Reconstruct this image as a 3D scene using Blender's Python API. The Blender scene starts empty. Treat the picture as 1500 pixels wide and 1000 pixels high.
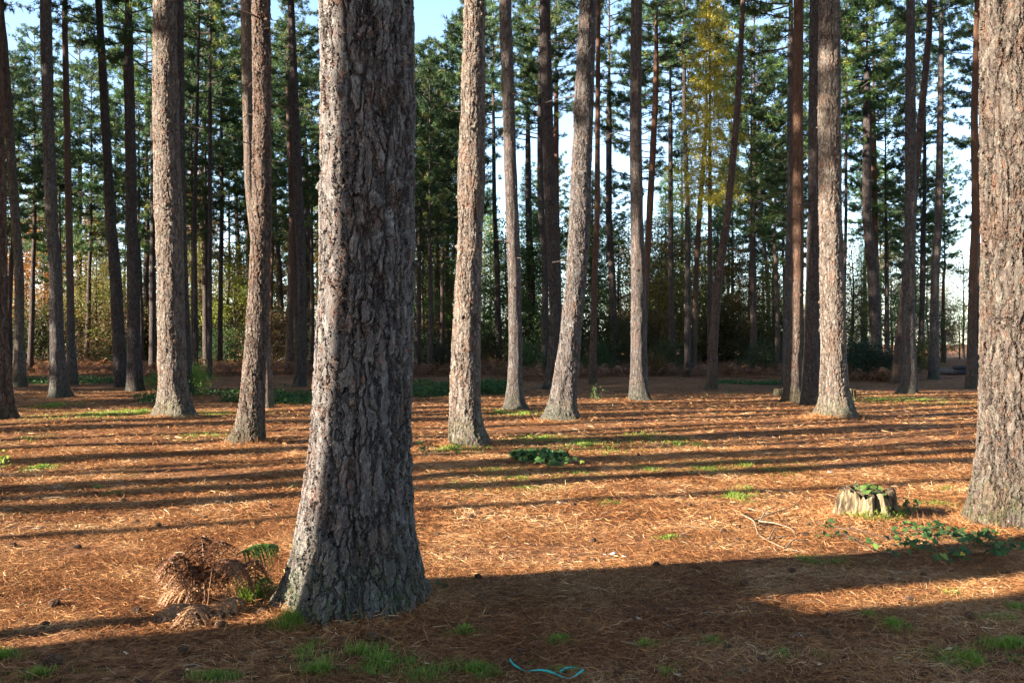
import bpy, math
import numpy as np

R = math.radians
scene = bpy.context.scene
col = scene.collection
F, CX, CY, CAMH = 1458.3, 750.0, 500.0, 1.7          # the lens of the photograph, used to place things at their true distance
SUN_EL, SUN_AZ = 16.5, 250.0                          # degrees; light travels to the right and a little away
SD = np.array([-math.sin(R(SUN_AZ)), -math.cos(R(SUN_AZ))])   # horizontal travel direction of the light


# ------------------------------------------------------------------ noise
def _hash(ix, iy, iz, seed):
    with np.errstate(over='ignore'):
        h = (ix.astype(np.int64) * 374761393 + iy.astype(np.int64) * 668265263 + iz.astype(np.int64) * 1274126177 + seed * 974634777) & 0xffffffff
        h = ((h ^ (h >> 13)) * 1274126177) & 0xffffffff
        h = ((h ^ (h >> 16)) * 2246822519) & 0xffffffff
        h = h ^ (h >> 15)
    return (h & 0xffffff) / float(0xffffff)


def noise3(x, y, z, seed=0):
    x, y, z = np.broadcast_arrays(np.asarray(x, float), np.asarray(y, float), np.asarray(z, float))
    ix, iy, iz = np.floor(x), np.floor(y), np.floor(z)
    fx, fy, fz = x - ix, y - iy, z - iz
    fx, fy, fz = [f * f * (3 - 2 * f) for f in (fx, fy, fz)]
    r = 0
    for dx in (0, 1):
        wx = fx if dx else 1 - fx
        for dy in (0, 1):
            wy = fy if dy else 1 - fy
            for dz in (0, 1):
                wz = fz if dz else 1 - fz
                r = r + wx * wy * wz * _hash(ix + dx, iy + dy, iz + dz, seed)
    return r * 2 - 1


def fbm(x, y, z, seed=0, octv=3):
    a, s, r = 1.0, 1.0, 0
    for o in range(octv):
        r = r + a * noise3(np.asarray(x) * s, np.asarray(y) * s, np.asarray(z) * s, seed + o * 17)
        a *= .5
        s *= 2.03
    return r / 1.75


# litter banked up round the feet of the near trunks: x, y, radius, height
MOUNDS = [(-.93, 6.35, .34, .075), (4.66, 9.25, .36, .07), (-.72, 16.0, .26, .07), (-4.33, 16.4, .22, .06), (-7.5, 22.1, .33, .06), (1.02, 21.4, .26, .06), (7.1, 21.9, .36, .06), (3.4, 9.65, .28, .04)]


def ground_z(x, y, mounds=True):
    x = np.asarray(x, float); y = np.asarray(y, float)
    d = np.hypot(x, y)
    far = np.clip((d - 8) / 20, 0, 1)
    z = .042 * fbm(x / 1.7, y / 1.7, 0, 3, 3) + (.02 + .05 * far) * noise3(x / 6.5, y / 6.5, 0, 11)
    z = z + .012 * noise3(x / .45, y / .45, 0, 21) * np.clip(1 - d / 30, 0, 1)
    if mounds:
        for mx, my, mr, mh in MOUNDS:
            q = np.hypot(x - mx, y - my)
            z = z + mh * np.exp(-np.clip(q - mr, 0, None) / .22) * (.75 + .5 * noise3(x * 3, y * 3, 0, 31))
    return z


def on_ground(px, py):
    """ground point seen at pixel (px, py) of the photograph, at its true distance"""
    Y = CAMH * F / (py - CY)
    x = (px - CX) / F * Y
    return x, Y, float(ground_z(x, Y))


# ------------------------------------------------------------------ mesh collecting
class Geo:
    def __init__(self):
        self.v, self.f3, self.f4, self.t, self.m3, self.m4, self.n = [], [], [], [], [], [], 0

    def add(self, v, tri=None, quad=None, tint=0.5, mat=0):
        v = np.asarray(v, float).reshape(-1, 3)
        self.v.append(v)
        self.t.append(np.broadcast_to(np.asarray(tint, float), (len(v),)))
        if tri is not None and len(tri):
            tri = np.asarray(tri, np.int64).reshape(-1, 3) + self.n
            self.f3.append(tri); self.m3.append(np.full(len(tri), mat))
        if quad is not None and len(quad):
            quad = np.asarray(quad, np.int64).reshape(-1, 4) + self.n
            self.f4.append(quad); self.m4.append(np.full(len(quad), mat))
        self.n += len(v)

    def mesh(self, name, mats, smooth=False):
        me = bpy.data.meshes.new(name)
        V = np.concatenate(self.v) if self.v else np.zeros((0, 3))
        T = np.concatenate(self.t)
        f3 = np.concatenate(self.f3) if self.f3 else np.zeros((0, 3), np.int64)
        f4 = np.concatenate(self.f4) if self.f4 else np.zeros((0, 4), np.int64)
        m = np.concatenate(([np.concatenate(self.m3)] if self.m3 else []) + ([np.concatenate(self.m4)] if self.m4 else []))
        loops = np.concatenate([f3.ravel(), f4.ravel()]).astype(np.int32)
        starts = np.concatenate([np.arange(len(f3)) * 3, len(f3) * 3 + np.arange(len(f4)) * 4]).astype(np.int32)
        me.vertices.add(len(V)); me.vertices.foreach_set('co', V.astype(np.float32).ravel())
        me.loops.add(len(loops)); me.loops.foreach_set('vertex_index', loops)
        me.polygons.add(len(starts)); me.polygons.foreach_set('loop_start', starts)
        me.polygons.foreach_set('material_index', m.astype(np.int32))
        me.polygons.foreach_set('use_smooth', np.full(len(starts), bool(smooth)))
        a = me.attributes.new('tint', 'FLOAT', 'POINT'); a.data.foreach_set('value', T.astype(np.float32))
        for k in mats:
            me.materials.append(k)
        me.update(calc_edges=True)
        return me


def link(name, me, parent=None, loc=(0, 0, 0), color=None):
    o = bpy.data.objects.new(name, me)
    col.objects.link(o)
    o.location = loc
    if parent is not None:
        o.parent = parent
    if color is not None:
        o.color = color
    return o


def tag(o, label=None, cat=None, group=None, kind=None):
    for k, v in (('label', label), ('category', cat), ('group', group), ('kind', kind)):
        if v:
            o[k] = v
    return o


def empty(name, loc, rz=0, scale=1):
    e = bpy.data.objects.new(name, None)
    col.objects.link(e)
    e.empty_display_size = .2
    e.location = loc
    e.rotation_euler = (0, 0, rz)
    e.scale = (scale,) * 3 if np.isscalar(scale) else scale
    return e


def frame(d):
    d = d / (np.linalg.norm(d, axis=-1, keepdims=True) + 1e-9)
    up = np.where(np.abs(d[..., 2:3]) > .95, np.array([1., 0, 0]), np.array([0, 0, 1.]))
    a = np.cross(up, d); a /= np.linalg.norm(a, axis=-1, keepdims=True) + 1e-9
    return d, a, np.cross(d, a)


def tube(g, pts, rad, sides=5, mat=0, tint=.5, cap=True):
    pts = np.asarray(pts, float); n = len(pts)
    rad = np.broadcast_to(np.asarray(rad, float), (n,))
    tang = np.gradient(pts, axis=0)
    _, a, b = frame(tang)
    th = np.arange(sides) / sides * 2 * np.pi
    v = pts[:, None] + rad[:, None, None] * (np.cos(th)[None, :, None] * a[:, None] + np.sin(th)[None, :, None] * b[:, None])
    i = np.arange(n - 1)[:, None] * sides; k = np.arange(sides)[None]; k2 = (k + 1) % sides
    q = np.stack([i + k, i + k2, i + sides + k2, i + sides + k], -1).reshape(-1, 4)
    v = v.reshape(-1, 3)
    tri = []
    if cap:
        v = np.vstack([v, pts[-1:]])
        tri = [[(n - 1) * sides + j, (n - 1) * sides + (j + 1) % sides, n * sides] for j in range(sides)]
    g.add(v, tri, q, tint, mat)


def blades(g, p, d, length, width, tint, rng, mat=0):
    """thin tapering triangles from points p along d"""
    n = len(p)
    d, a, b = frame(d)
    th = rng.uniform(0, np.pi, n)[:, None]
    s = a * np.cos(th) + b * np.sin(th)
    w = np.broadcast_to(width, (n,))[:, None] * .5
    L = np.broadcast_to(length, (n,))[:, None]
    v = np.stack([p - s * w, p + s * w, p + d * L], 1).reshape(-1, 3)
    g.add(v, np.arange(3 * n).reshape(-1, 3), None, np.repeat(tint, 3), mat)


def leaves(g, p, nrm, size, tint, rng, mat=0, aspect=.62):
    """small pointed four-cornered leaves centred on p"""
    n = len(p)
    d, a, b = frame(nrm)
    th = rng.uniform(0, 2 * np.pi, n)[:, None]
    u = a * np.cos(th) + b * np.sin(th); w = np.cross(d, u)
    s = np.broadcast_to(size, (n,))[:, None] * .5
    fold = d * s * rng.uniform(-.3, .3, n)[:, None]
    v = np.stack([p - u * s, p + w * s * aspect + fold, p + u * s, p - w * s * aspect + fold], 1).reshape(-1, 3)
    g.add(v, None, np.arange(4 * n).reshape(-1, 4), np.repeat(tint, 4), mat)


def rdir(rng, n):
    v = rng.normal(size=(n, 3))
    return v / np.linalg.norm(v, axis=1, keepdims=True)


# ------------------------------------------------------------------ materials
class NT:
    def __init__(self, name):
        self.m = bpy.data.materials.new(name)
        self.m.use_nodes = True
        self.t = self.m.node_tree
        self.t.nodes.clear()
        self.out = self.n('ShaderNodeOutputMaterial')

    def n(self, kind, ins=None, **kw):
        nd = self.t.nodes.new(kind)
        for k, v in kw.items():
            setattr(nd, k, v)
        for k, v in (ins or {}).items():
            self.set(nd.inputs[k], v)
        return nd

    def set(self, sock, v):
        if hasattr(v, 'is_output') or isinstance(v, bpy.types.NodeSocket):
            self.t.links.new(v, sock)
        else:
            sock.default_value = v

    def math(self, op, a, b=None, c=None, clamp=False):
        nd = self.n('ShaderNodeMath', operation=op, use_clamp=clamp)
        for i, v in enumerate((a, b, c)):
            if v is not None:
                self.set(nd.inputs[i], v)
        return nd.outputs[0]

    def vmath(self, op, a, b):
        nd = self.n('ShaderNodeVectorMath', operation=op)
        self.set(nd.inputs[0], a); self.set(nd.inputs[1], b)
        return nd.outputs[0]

    def noise(self, vec, scale, detail=3, rough=.55, out=0):
        return self.n('ShaderNodeTexNoise', {'Vector': vec, 'Scale': scale, 'Detail': detail, 'Roughness': rough}).outputs[out]

    def smooth(self, v, a, b, lo=0., hi=1.):
        return self.n('ShaderNodeMapRange', {0: v, 1: a, 2: b, 3: lo, 4: hi}, interpolation_type='SMOOTHSTEP').outputs[0]

    def ramp(self, v, stops):
        nd = self.n('ShaderNodeValToRGB', {0: v})
        e = nd.color_ramp.elements
        while len(e) < len(stops):
            e.new(.5)
        for k, (p, c) in zip(e, stops):
            k.position = p; k.color = (*c, 1)
        return nd.outputs[0]

    def mix(self, f, a, b, blend='MIX'):
        nd = self.n('ShaderNodeMix', data_type='RGBA', blend_type=blend)
        self.set(nd.inputs[0], f)
        for i, v in ((6, a), (7, b)):
            self.set(nd.inputs[i], (*v, 1) if isinstance(v, tuple) and len(v) == 3 else v)
        return nd.outputs[2]

    def attr(self, name):
        return self.n('ShaderNodeAttribute', attribute_name=name).outputs['Fac']

    def bsdf(self, colr, rough=.9, spec=.2, normal=None):
        b = self.n('ShaderNodeBsdfPrincipled', {'Base Color': colr if not isinstance(colr, tuple) else (*colr, 1), 'Roughness': rough, 'Specular IOR Level': spec})
        if normal is not None:
            self.set(b.inputs['Normal'], normal)
        return b.outputs[0]

    def done(self, surf):
        self.t.links.new(surf, self.out.inputs['Surface'])
        return self.m


def bark_material(name, displaced):
    k = NT(name)
    tc = k.n('ShaderNodeTexCoord').outputs['Object']
    oi = k.n('ShaderNodeObjectInfo')
    rnd = oi.outputs['Random']
    off = k.n('ShaderNodeCombineXYZ', {0: k.math('MULTIPLY', rnd, 37.), 1: k.math('MULTIPLY', rnd, 91.), 2: k.math('MULTIPLY', rnd, 53.)}).outputs[0]
    p0 = k.vmath('ADD', tc, off)
    w1 = k.n('ShaderNodeTexNoise', {'Vector': k.vmath('MULTIPLY', p0, (1, 1, .45)), 'Scale': 8., 'Detail': 5., 'Roughness': .62}).outputs['Color']
    w = k.vmath('MULTIPLY', k.vmath('SUBTRACT', w1, (.5, .5, .5)), (.17, .17, .17))
    # long wandering vertical fissures
    pw = k.vmath('ADD', k.vmath('MULTIPLY', p0, (1, 1, .20)), w)
    vor = k.n('ShaderNodeTexVoronoi', {'Vector': pw, 'Scale': 15.}, feature='DISTANCE_TO_EDGE').outputs['Distance']
    wob = k.noise(k.vmath('MULTIPLY', p0, (1, 1, .4)), 5., 2)
    plate = k.smooth(vor, .0, k.n('ShaderNodeMapRange', {0: wob, 1: .35, 2: .65, 3: .03, 4: .16}).outputs[0])
    # a few broad deep furrows dividing large plates
    v2 = k.n('ShaderNodeTexVoronoi', {'Vector': k.vmath('ADD', k.vmath('MULTIPLY', p0, (1, 1, .13)), k.vmath('MULTIPLY', w, (.9, .9, .9))), 'Scale': 6.3}, feature='DISTANCE_TO_EDGE').outputs['Distance']
    furrow = k.smooth(v2, .0, .075)
    # small overlapping scales
    pf = k.vmath('ADD', k.vmath('MULTIPLY', p0, (1, 1, .42)), w)
    vfe = k.n('ShaderNodeTexVoronoi', {'Vector': pf, 'Scale': 34.}, feature='DISTANCE_TO_EDGE').outputs['Distance']
    vf = k.n('ShaderNodeTexVoronoi', {'Vector': pf, 'Scale': 34.}, feature='F1')
    vf2 = k.n('ShaderNodeTexVoronoi', {'Vector': pf, 'Scale': 80.}, feature='F1')
    scale_edge = k.smooth(vfe, .0, .10)
    flake = k.n('ShaderNodeSeparateColor', {0: vf.outputs['Color']}).outputs[0]
    flake2 = k.n('ShaderNodeSeparateColor', {0: vf2.outputs['Color']}).outputs[1]
    fine = k.noise(k.vmath('MULTIPLY', p0, (1, 1, .30)), 85., 5, .7)
    big = k.noise(p0, 3., 3)
    mid = k.noise(k.vmath('MULTIPLY', p0, (1, 1, .5)), 22., 5, .68)
    tone = k.math('ADD', k.math('ADD', k.math('MULTIPLY', flake, .22), k.math('MULTIPLY', flake2, .14)), k.math('ADD', k.math('MULTIPLY', mid, .38), k.math('MULTIPLY', fine, .30)))
    c = k.ramp(tone, [(.34, (.040, .031, .027)), (.47, (.080, .067, .061)), (.59, (.130, .118, .106)), (.76, (.245, .232, .208))])
    c = k.mix(k.math('MULTIPLY', k.smooth(flake, .80, .88), k.smooth(mid, .42, .56, 0, .85)), c, (.120, .058, .036))
    c = k.mix(k.smooth(k.math('MINIMUM', plate, furrow), .6, .0, 0, .6), c, (.042, .026, .021))
    c = k.mix(k.smooth(big, .52, .70, 0, .45), c, (.115, .068, .048))
    lich = k.math('MULTIPLY', k.smooth(k.noise(p0, 6.5, 5, .7), .56, .64), k.smooth(mid, .46, .56))
    c = k.mix(k.math('MULTIPLY', lich, .5), c, (.215, .225, .205))
    z = k.n('ShaderNodeSeparateXYZ', {0: tc}).outputs[2]
    # a little green algae and moss at the foot of the trunk
    foot = k.math('MULTIPLY', k.smooth(z, .75, .05), k.smooth(mid, .42, .62))
    c = k.mix(k.math('MULTIPLY', foot, .8), c, (.045, .060, .022))
    # upper bark of Scots pine turns orange (amount kept in the object colour's alpha)
    up = k.math('MULTIPLY', k.smooth(k.math('ADD', z, k.math('MULTIPLY', big, 3.)), 2.5, 7.5), oi.outputs['Alpha'])
    c = k.mix(k.math('MULTIPLY', up, .7), c, (.165, .085, .052))
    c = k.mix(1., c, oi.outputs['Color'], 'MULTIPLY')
    h = k.math('ADD', k.math('MULTIPLY', plate, .022), k.math('MULTIPLY', k.math('MULTIPLY', flake, scale_edge), .010))
    h = k.math('ADD', h, k.math('MULTIPLY', furrow, .022))
    h = k.math('ADD', h, k.math('MULTIPLY', flake2, .005))
    h = k.math('ADD', h, k.math('MULTIPLY', mid, .008))
    h = k.math('ADD', h, k.math('MULTIPLY', fine, .0045))
    if displaced:
        d = k.n('ShaderNodeDisplacement', {'Height': h, 'Midlevel': .055, 'Scale': 1.0}).outputs[0]
        k.t.links.new(d, k.out.inputs['Displacement'])
        k.m.displacement_method = 'BOTH'
        return k.done(k.bsdf(c, .88, .22))
    b = k.n('ShaderNodeBump', {'Height': h, 'Strength': 1., 'Distance': 1.0}).outputs[0]
    return k.done(k.bsdf(c, .9, .2, b))


def foliage_material(name, stops, trans=.35, vary=.35, use_obj=True, rough=.55, spec=.3):
    k = NT(name)
    t = k.attr('tint')
    c = k.ramp(t, stops)
    oi = k.n('ShaderNodeObjectInfo')
    if use_obj:
        c = k.mix(1., c, oi.outputs['Color'], 'MULTIPLY')
    hs = k.n('ShaderNodeHueSaturation', {'Hue': k.n('ShaderNodeMapRange', {0: oi.outputs['Random'], 3: .5 - .03 * vary, 4: .5 + .03 * vary}).outputs[0],
                                         'Value': k.n('ShaderNodeMapRange', {0: oi.outputs['Random'], 3: 1 - .5 * vary, 4: 1 + .5 * vary}).outputs[0], 'Color': c}).outputs[0]
    b = k.bsdf(hs, rough, spec)
    tr = k.n('ShaderNodeBsdfTranslucent', {'Color': hs}).outputs[0]
    return k.done(k.n('ShaderNodeMixShader', {0: trans, 1: b, 2: tr}).outputs[0])


def plain_material(name, stops, rough=.85, spec=.2, scale=20., bump=.0, stretch=(1, 1, 1)):
    k = NT(name)
    tc = k.n('ShaderNodeTexCoord').outputs['Object']
    n = k.noise(k.vmath('MULTIPLY', tc, stretch), scale, 4, .6)
    c = k.ramp(n, stops)
    nm = k.n('ShaderNodeBump', {'Height': n, 'Strength': 1., 'Distance': bump}).outputs[0] if bump else None
    return k.done(k.bsdf(c, rough, spec, nm))


M = {}
M['bark'] = bark_material('bark_plates', True)
M['bark_far'] = bark_material('bark_fissured', False)
M['needles'] = foliage_material('pine_needles', [(.0, (.020, .046, .020)), (.5, (.050, .098, .030)), (.85, (.11, .155, .036)), (1., (.22, .20, .05))], .3)
M['leaf'] = foliage_material('leaves', [(.0, (.35, .35, .35)), (.5, (.8, .8, .8)), (1., (1.45, 1.35, 1.1))], .42)
M['twig'] = plain_material('twig_bark', [(.3, (.035, .026, .021)), (.7, (.085, .063, .050))], scale=30.)
M['grass'] = foliage_material('grass_blades', [(.0, (.065, .105, .016)), (.5, (.155, .25, .03)), (.9, (.25, .34, .055)), (1., (.34, .31, .12))], .4, .0, False)
M['herb'] = foliage_material('herb_leaves', [(.0, (.012, .036, .010)), (.5, (.028, .075, .016)), (1., (.10, .17, .035))], .35, .2, False)
M['bracken'] = foliage_material('dead_bracken', [(.0, (.11, .050, .024)), (.5, (.26, .125, .058)), (1., (.44, .26, .13))], .35, .2, False)
M['fern'] = foliage_material('fern_brown', [(.0, (.075, .032, .016)), (.5, (.20, .095, .047)), (1., (.42, .26, .14))], .35, .0, False)
M['bramble'] = foliage_material('bramble_leaves', [(.0, (.018, .045, .012)), (.6, (.042, .095, .020)), (.9, (.10, .18, .035)), (1., (.42, .28, .03))], .25, .0, False)
M['litter'] = foliage_material('needle_litter', [(.0, (.090, .032, .012)), (.35, (.26, .105, .036)), (.7, (.47, .245, .098)), (1., (.70, .51, .29))], .15, .0, False, .60, .15)
M['cone'] = plain_material('pine_cone_scales', [(.3, (.05, .028, .018)), (.7, (.16, .09, .05))], scale=60.)
M['paleleaf'] = plain_material('pale_leaf', [(.3, (.42, .30, .19)), (.7, (.58, .46, .33))], scale=30.)
M['paper'] = plain_material('torn_paper', [(.3, (.55, .55, .53)), (.7, (.65, .65, .63))], scale=10.)
M['cord'] = plain_material('turquoise_cord', [(.3, (.0, .26, .22)), (.7, (.02, .40, .34))], .5, .4, 40.)
M['stumpwood'] = plain_material('stump_wood', [(.38, (.030, .021, .013)), (.50, (.115, .086, .048)), (.68, (.235, .19, .115))], .9, .1, 34., .006, (1, 1, .12))
M['darkstump'] = plain_material('dark_stump_wood', [(.35, (.018, .014, .010)), (.65, (.055, .048, .028))], .95, .1, 26., .008, (1, 1, .2))
M['rot'] = plain_material('rotten_wood', [(.35, (.022, .015, .010)), (.65, (.095, .065, .040))], .95, .1, 50., .008)
M['moss'] = foliage_material('moss_green', [(.0, (.06, .09, .01)), (.6, (.15, .22, .02)), (1., (.26, .32, .04))], .3, .0, False)
M['deadwood'] = plain_material('dead_wood', [(.3, (.09, .066, .046)), (.7, (.29, .215, .145))], .85, .15, 40., .003)
M['darklog'] = plain_material('dark_log', [(.3, (.018, .018, .024)), (.7, (.05, .048, .055))], .8, .2, 8., .01)


def ground_material():
    k = NT('needle_ground')
    g = k.n('ShaderNodeNewGeometry').outputs['Position']
    rot = k.n('ShaderNodeVectorRotate', {'Vector': g, 'Angle': .5}, rotation_type='Z_AXIS').outputs[0]
    rot2 = k.n('ShaderNodeVectorRotate', {'Vector': g, 'Angle': -.45}, rotation_type='Z_AXIS').outputs[0]
    s1 = k.noise(k.vmath('MULTIPLY', rot, (14, 130, 20)), 1., 3, .6)
    s2 = k.noise(k.vmath('MULTIPLY', rot2, (15, 120, 20)), 1., 3, .6)
    s3 = k.noise(k.vmath('MULTIPLY', g, (130, 18, 20)), 1., 3, .6)
    st = k.math('MAXIMUM', k.math('MAXIMUM', s1, s2), s3)
    cl = k.noise(g, 9., 4, .65)
    patch = k.noise(g, .9, 4, .6)
    broad = k.noise(g, .22, 3, .5)
    f = k.math('ADD', k.math('MULTIPLY', st, .9), k.math('MULTIPLY', k.math('SUBTRACT', cl, .5), .7))
    c = k.ramp(f, [(.42, (.062, .025, .011)), (.55, (.22, .094, .036)), (.66, (.38, .190, .082)), (.80, (.56, .37, .20))])
    c = k.mix(k.smooth(patch, .50, .64, 0, .75), c, (.085, .036, .018))
    green = k.math('MULTIPLY', k.smooth(k.noise(g, 1.35, 4, .62), .60, .70), k.smooth(broad, .40, .56))
    c = k.mix(k.math('MULTIPLY', green, .40), c, (.13, .16, .03))
    # small dark crumbs of cone and bark, and pale flecks
    v = k.n('ShaderNodeTexVoronoi', {'Vector': g, 'Scale': 11.}, feature='F1')
    r = k.n('ShaderNodeSeparateColor', {0: v.outputs['Color']}).outputs[0]
    dots = k.math('MULTIPLY', k.smooth(v.outputs['Distance'], .30, .18), k.math('GREATER_THAN', r, .74))
    c = k.mix(k.math('MULTIPLY', dots, .7), c, (.055, .032, .022))
    h = k.math('ADD', k.math('MULTIPLY', f, .018), k.math('MULTIPLY', dots, .02))
    h = k.math('ADD', h, k.math('MULTIPLY', k.noise(g, 30., 3, .6), .02))
    b = k.n('ShaderNodeBump', {'Height': h, 'Strength': .9, 'Distance': 1.0}).outputs[0]
    return k.done(k.bsdf(c, .95, .1, b))


M['ground'] = ground_material()

# ------------------------------------------------------------------ ground sheet
def grid_lines(lo, hi, fine, focus, grow):
    out = [focus]
    s = fine; x = focus
    while x < hi:
        x += s; s *= grow; out.append(min(x, hi))
    s = fine; x = focus
    while x > lo:
        x -= s; s *= grow; out.insert(0, max(x, lo))
    return np.array(out)


gx = np.concatenate([-grid_lines(5, 420, .06, 5, 1.035)[::-1], np.arange(-4.94, 4.95, .06), grid_lines(5, 420, .06, 5, 1.035)])
gy = np.concatenate([-grid_lines(2, 120, .3, 2, 1.12)[::-1], np.arange(-1.8, 4.2, .2), np.arange(4.2, 14, .05), grid_lines(14, 520, .05, 14, 1.012)])
GX, GY = np.meshgrid(np.unique(gx), np.unique(gy))
g = Geo()
ny, nx = GX.shape
idx = np.arange(nx * ny).reshape(ny, nx)
g.add(np.stack([GX.ravel(), GY.ravel(), ground_z(GX, GY).ravel()], 1), None,
      np.stack([idx[:-1, :-1], idx[:-1, 1:], idx[1:, 1:], idx[1:, :-1]], -1).reshape(-1, 4))
tag(link('ground', g.mesh('ground', [M['ground']], True)), 'forest floor of orange brown pine needles', kind='structure')


# ------------------------------------------------------------------ trunks
def trunk_geo(path, seed, sides, step_lo, step_hi, vis_h, flare=.5, stubs=10, knots=0, lumps=.05, stub_lo=3.):
    """path: rows (x, y, z, radius) local to the foot, rising in z"""
    rng = np.random.default_rng(seed)
    path = np.asarray(path, float)
    z = [-.35]
    top = path[-1, 2]
    while z[-1] < top:
        zz = z[-1]
        s = step_lo if zz < vis_h else step_hi
        if zz < .6:
            s = min(s, .05)
        z.append(min(zz + s, top))
    z = np.array(z)
    zs = np.linspace(-.4, top + .2, 300)
    ker = np.hanning(25); ker /= ker.sum()
    def sm(c):
        v = np.interp(zs, path[:, 2], c)
        # extend the slope of both ends so that smoothing keeps the lean
        pad = 12
        vv = np.concatenate([v[0] + (v[0] - v[1:pad + 1][::-1]), v, v[-1] + (v[-1] - v[-pad - 1:-1][::-1])])
        return np.interp(z, zs, np.convolve(vv, ker, 'valid'))
    x, y = sm(path[:, 0]), sm(path[:, 1])
    r = np.interp(z, path[:, 2], path[:, 3])
    th = np.arange(sides) / sides * 2 * np.pi
    TH, Z = np.meshgrid(th, z)
    lobe = 0
    for i in range(6):
        a0, kk = rng.uniform(0, 6.28), rng.uniform(3, 14)
        lobe = lobe + np.exp(kk * (np.cos(TH - a0) - 1)) * rng.uniform(.4, 1)
    zf = np.clip(Z, 0, None)
    zg = np.clip(Z, -.35, None)
    fl = flare * (np.exp(-zg / .19) * .62 * np.minimum(lobe, 1.3) + np.exp(-zf / .5) * .34 * (.55 + .45 * lobe))
    cx, cy = np.cos(TH), np.sin(TH)
    rr = r[:, None]
    q = rng.uniform(0, 50)
    lump = lumps * (fbm(cx * 1.3 + q, cy * 1.3, Z * .9, seed, 2) + .6 * noise3(cx * 2.6 + q, cy * 2.6, Z * 2.4, seed + 5))
    RR = rr * (1 + fl + lump)
    g = Geo()
    v = np.stack([x[:, None] + RR * cx, y[:, None] + RR * cy, Z], -1).reshape(-1, 3)
    n = len(z)
    i = np.arange(n - 1)[:, None] * sides; k = np.arange(sides)[None]; k2 = (k + 1) % sides
    g.add(v, None, np.stack([i + k, i + k2, i + sides + k2, i + sides + k], -1).reshape(-1, 4))
    def at(zz):
        return np.array([np.interp(zz, z, x), np.interp(zz, z, y), zz]), np.interp(zz, z, r)
    for _ in range(stubs):
        zz = rng.uniform(stub_lo, min(top - 1, 15))
        p, rad = at(zz)
        a = rng.uniform(0, 6.28); L = rng.uniform(.08, .45) if rng.random() < .75 else rng.uniform(.5, 1.3)
        d = np.array([math.cos(a), math.sin(a), rng.uniform(-.25, .35)])
        pts = [p + d * (rad * .8), p + d * (rad + L * .5) + rng.normal(0, .02, 3), p + d * (rad + L) + rng.normal(0, .04, 3)]
        r0 = rng.uniform(.012, .022)
        tube(g, pts, [r0, r0 * .8, r0 * .4], 5)
    for _ in range(knots):
        zz = rng.uniform(1.5, min(top - 1, 12))
        p, rad = at(zz)
        a = rng.uniform(0, 6.28)
        d = np.array([math.cos(a), math.sin(a), rng.uniform(-.1, .2)])
        r0 = rng.uniform(.022, .045) * min(1, rad / .2)
        tube(g, [p + d * (rad * .85), p + d * (rad * 1.04), p + d * (rad + rng.uniform(.012, .04))], [r0 * 1.9, r0 * 1.2, r0 * .6], 7)
    return g, at(top)[0]


# ------------------------------------------------------------------ crowns
def pine_crown(seed, L=10., Rad=2.9, nb=52, dens=1.0, low=.25):
    """needle crown of a forest pine: from z=0 (lowest live branch) to z=L"""
    rng = np.random.default_rng(seed)
    g = Geo()
    tube(g, [(0, 0, -.3), (.03, .02, L * .5), (0, 0, L)], [.085, .06, .012], 6, 1)
    P, D, T = [], [], []
    for b in range(nb):
        u = (b + rng.uniform(0, 1)) / nb
        u = u ** .85
        z0 = u * L
        a = b * 2.399 + rng.normal(0, .5)
        prof = (low + (1 - low) * min(1, u / .35)) * (1 - max(0, u - .35) ** 1.4 / .62)
        ln = Rad * max(.18, prof) * rng.uniform(.55, 1.15)
        pit = -.18 + .75 * u + rng.normal(0, .16)
        n = 6
        s = np.linspace(0, 1, n)
        dirx = np.array([math.cos(a), math.sin(a), 0])
        pts = np.outer(s * ln, dirx) + np.array([0, 0, z0])
        pts[:, 2] += ln * (math.tan(pit) * s + .22 * s ** 2.5) + rng.normal(0, .03, n) * s
        pts[:, :2] += np.outer(np.cumsum(rng.normal(0, .05, n)) * s, [-dirx[1], dirx[0]])
        tube(g, pts, np.linspace(.035, .01, n) * (1.2 - .5 * u), 4, 1, cap=False)
        nt = max(3, int(9 * ln / Rad * dens + 2))
        for k in range(nt):
            s0 = rng.uniform(.28, 1.0)
            p0 = np.array([np.interp(s0, s, pts[:, j]) for j in range(3)])
            ta = a + rng.normal(0, .9)
            td = np.array([math.cos(ta), math.sin(ta), rng.normal(.12, .25)])
            tl = rng.uniform(.35, .95) * (.6 + .4 * ln / Rad)
            q = np.linspace(0, 1, 4)
            tp = p0 + np.outer(q * tl, td); tp[:, 2] += .12 * q ** 2 * tl
            tube(g, tp[[0, 3]], [.011, .005], 3, 1, cap=False)
            m = max(3, int(7 * tl / .65))
            ss = rng.uniform(.15, 1.05, m)
            tt = np.clip(rng.normal(.42, .2) + .18 * (rng.random() < .12), 0, 1)
            for s1 in ss:
                c = p0 + td * tl * s1 + np.array([0, 0, .12 * s1 ** 2 * tl]) + rng.normal(0, .06, 3)
                P.append(c); D.append(td); T.append(np.clip(tt + rng.normal(0, .12), 0, .97))
    P, D, T = np.array(P), np.array(D), np.array(T)
    nbd = 13
    Pb = np.repeat(P, nbd, 0) + rng.normal(0, .035, (len(P) * nbd, 3))
    Db = np.repeat(D, nbd, 0) * .55 + rdir(rng, len(P) * nbd)
    Tb = np.clip(np.repeat(T, nbd) + rng.normal(0, .06, len(Pb)), 0, 1)
    blades(g, Pb, Db, rng.uniform(.13, .24, len(Pb)), rng.uniform(.024, .042, len(Pb)), Tb, rng)
    return g


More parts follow.
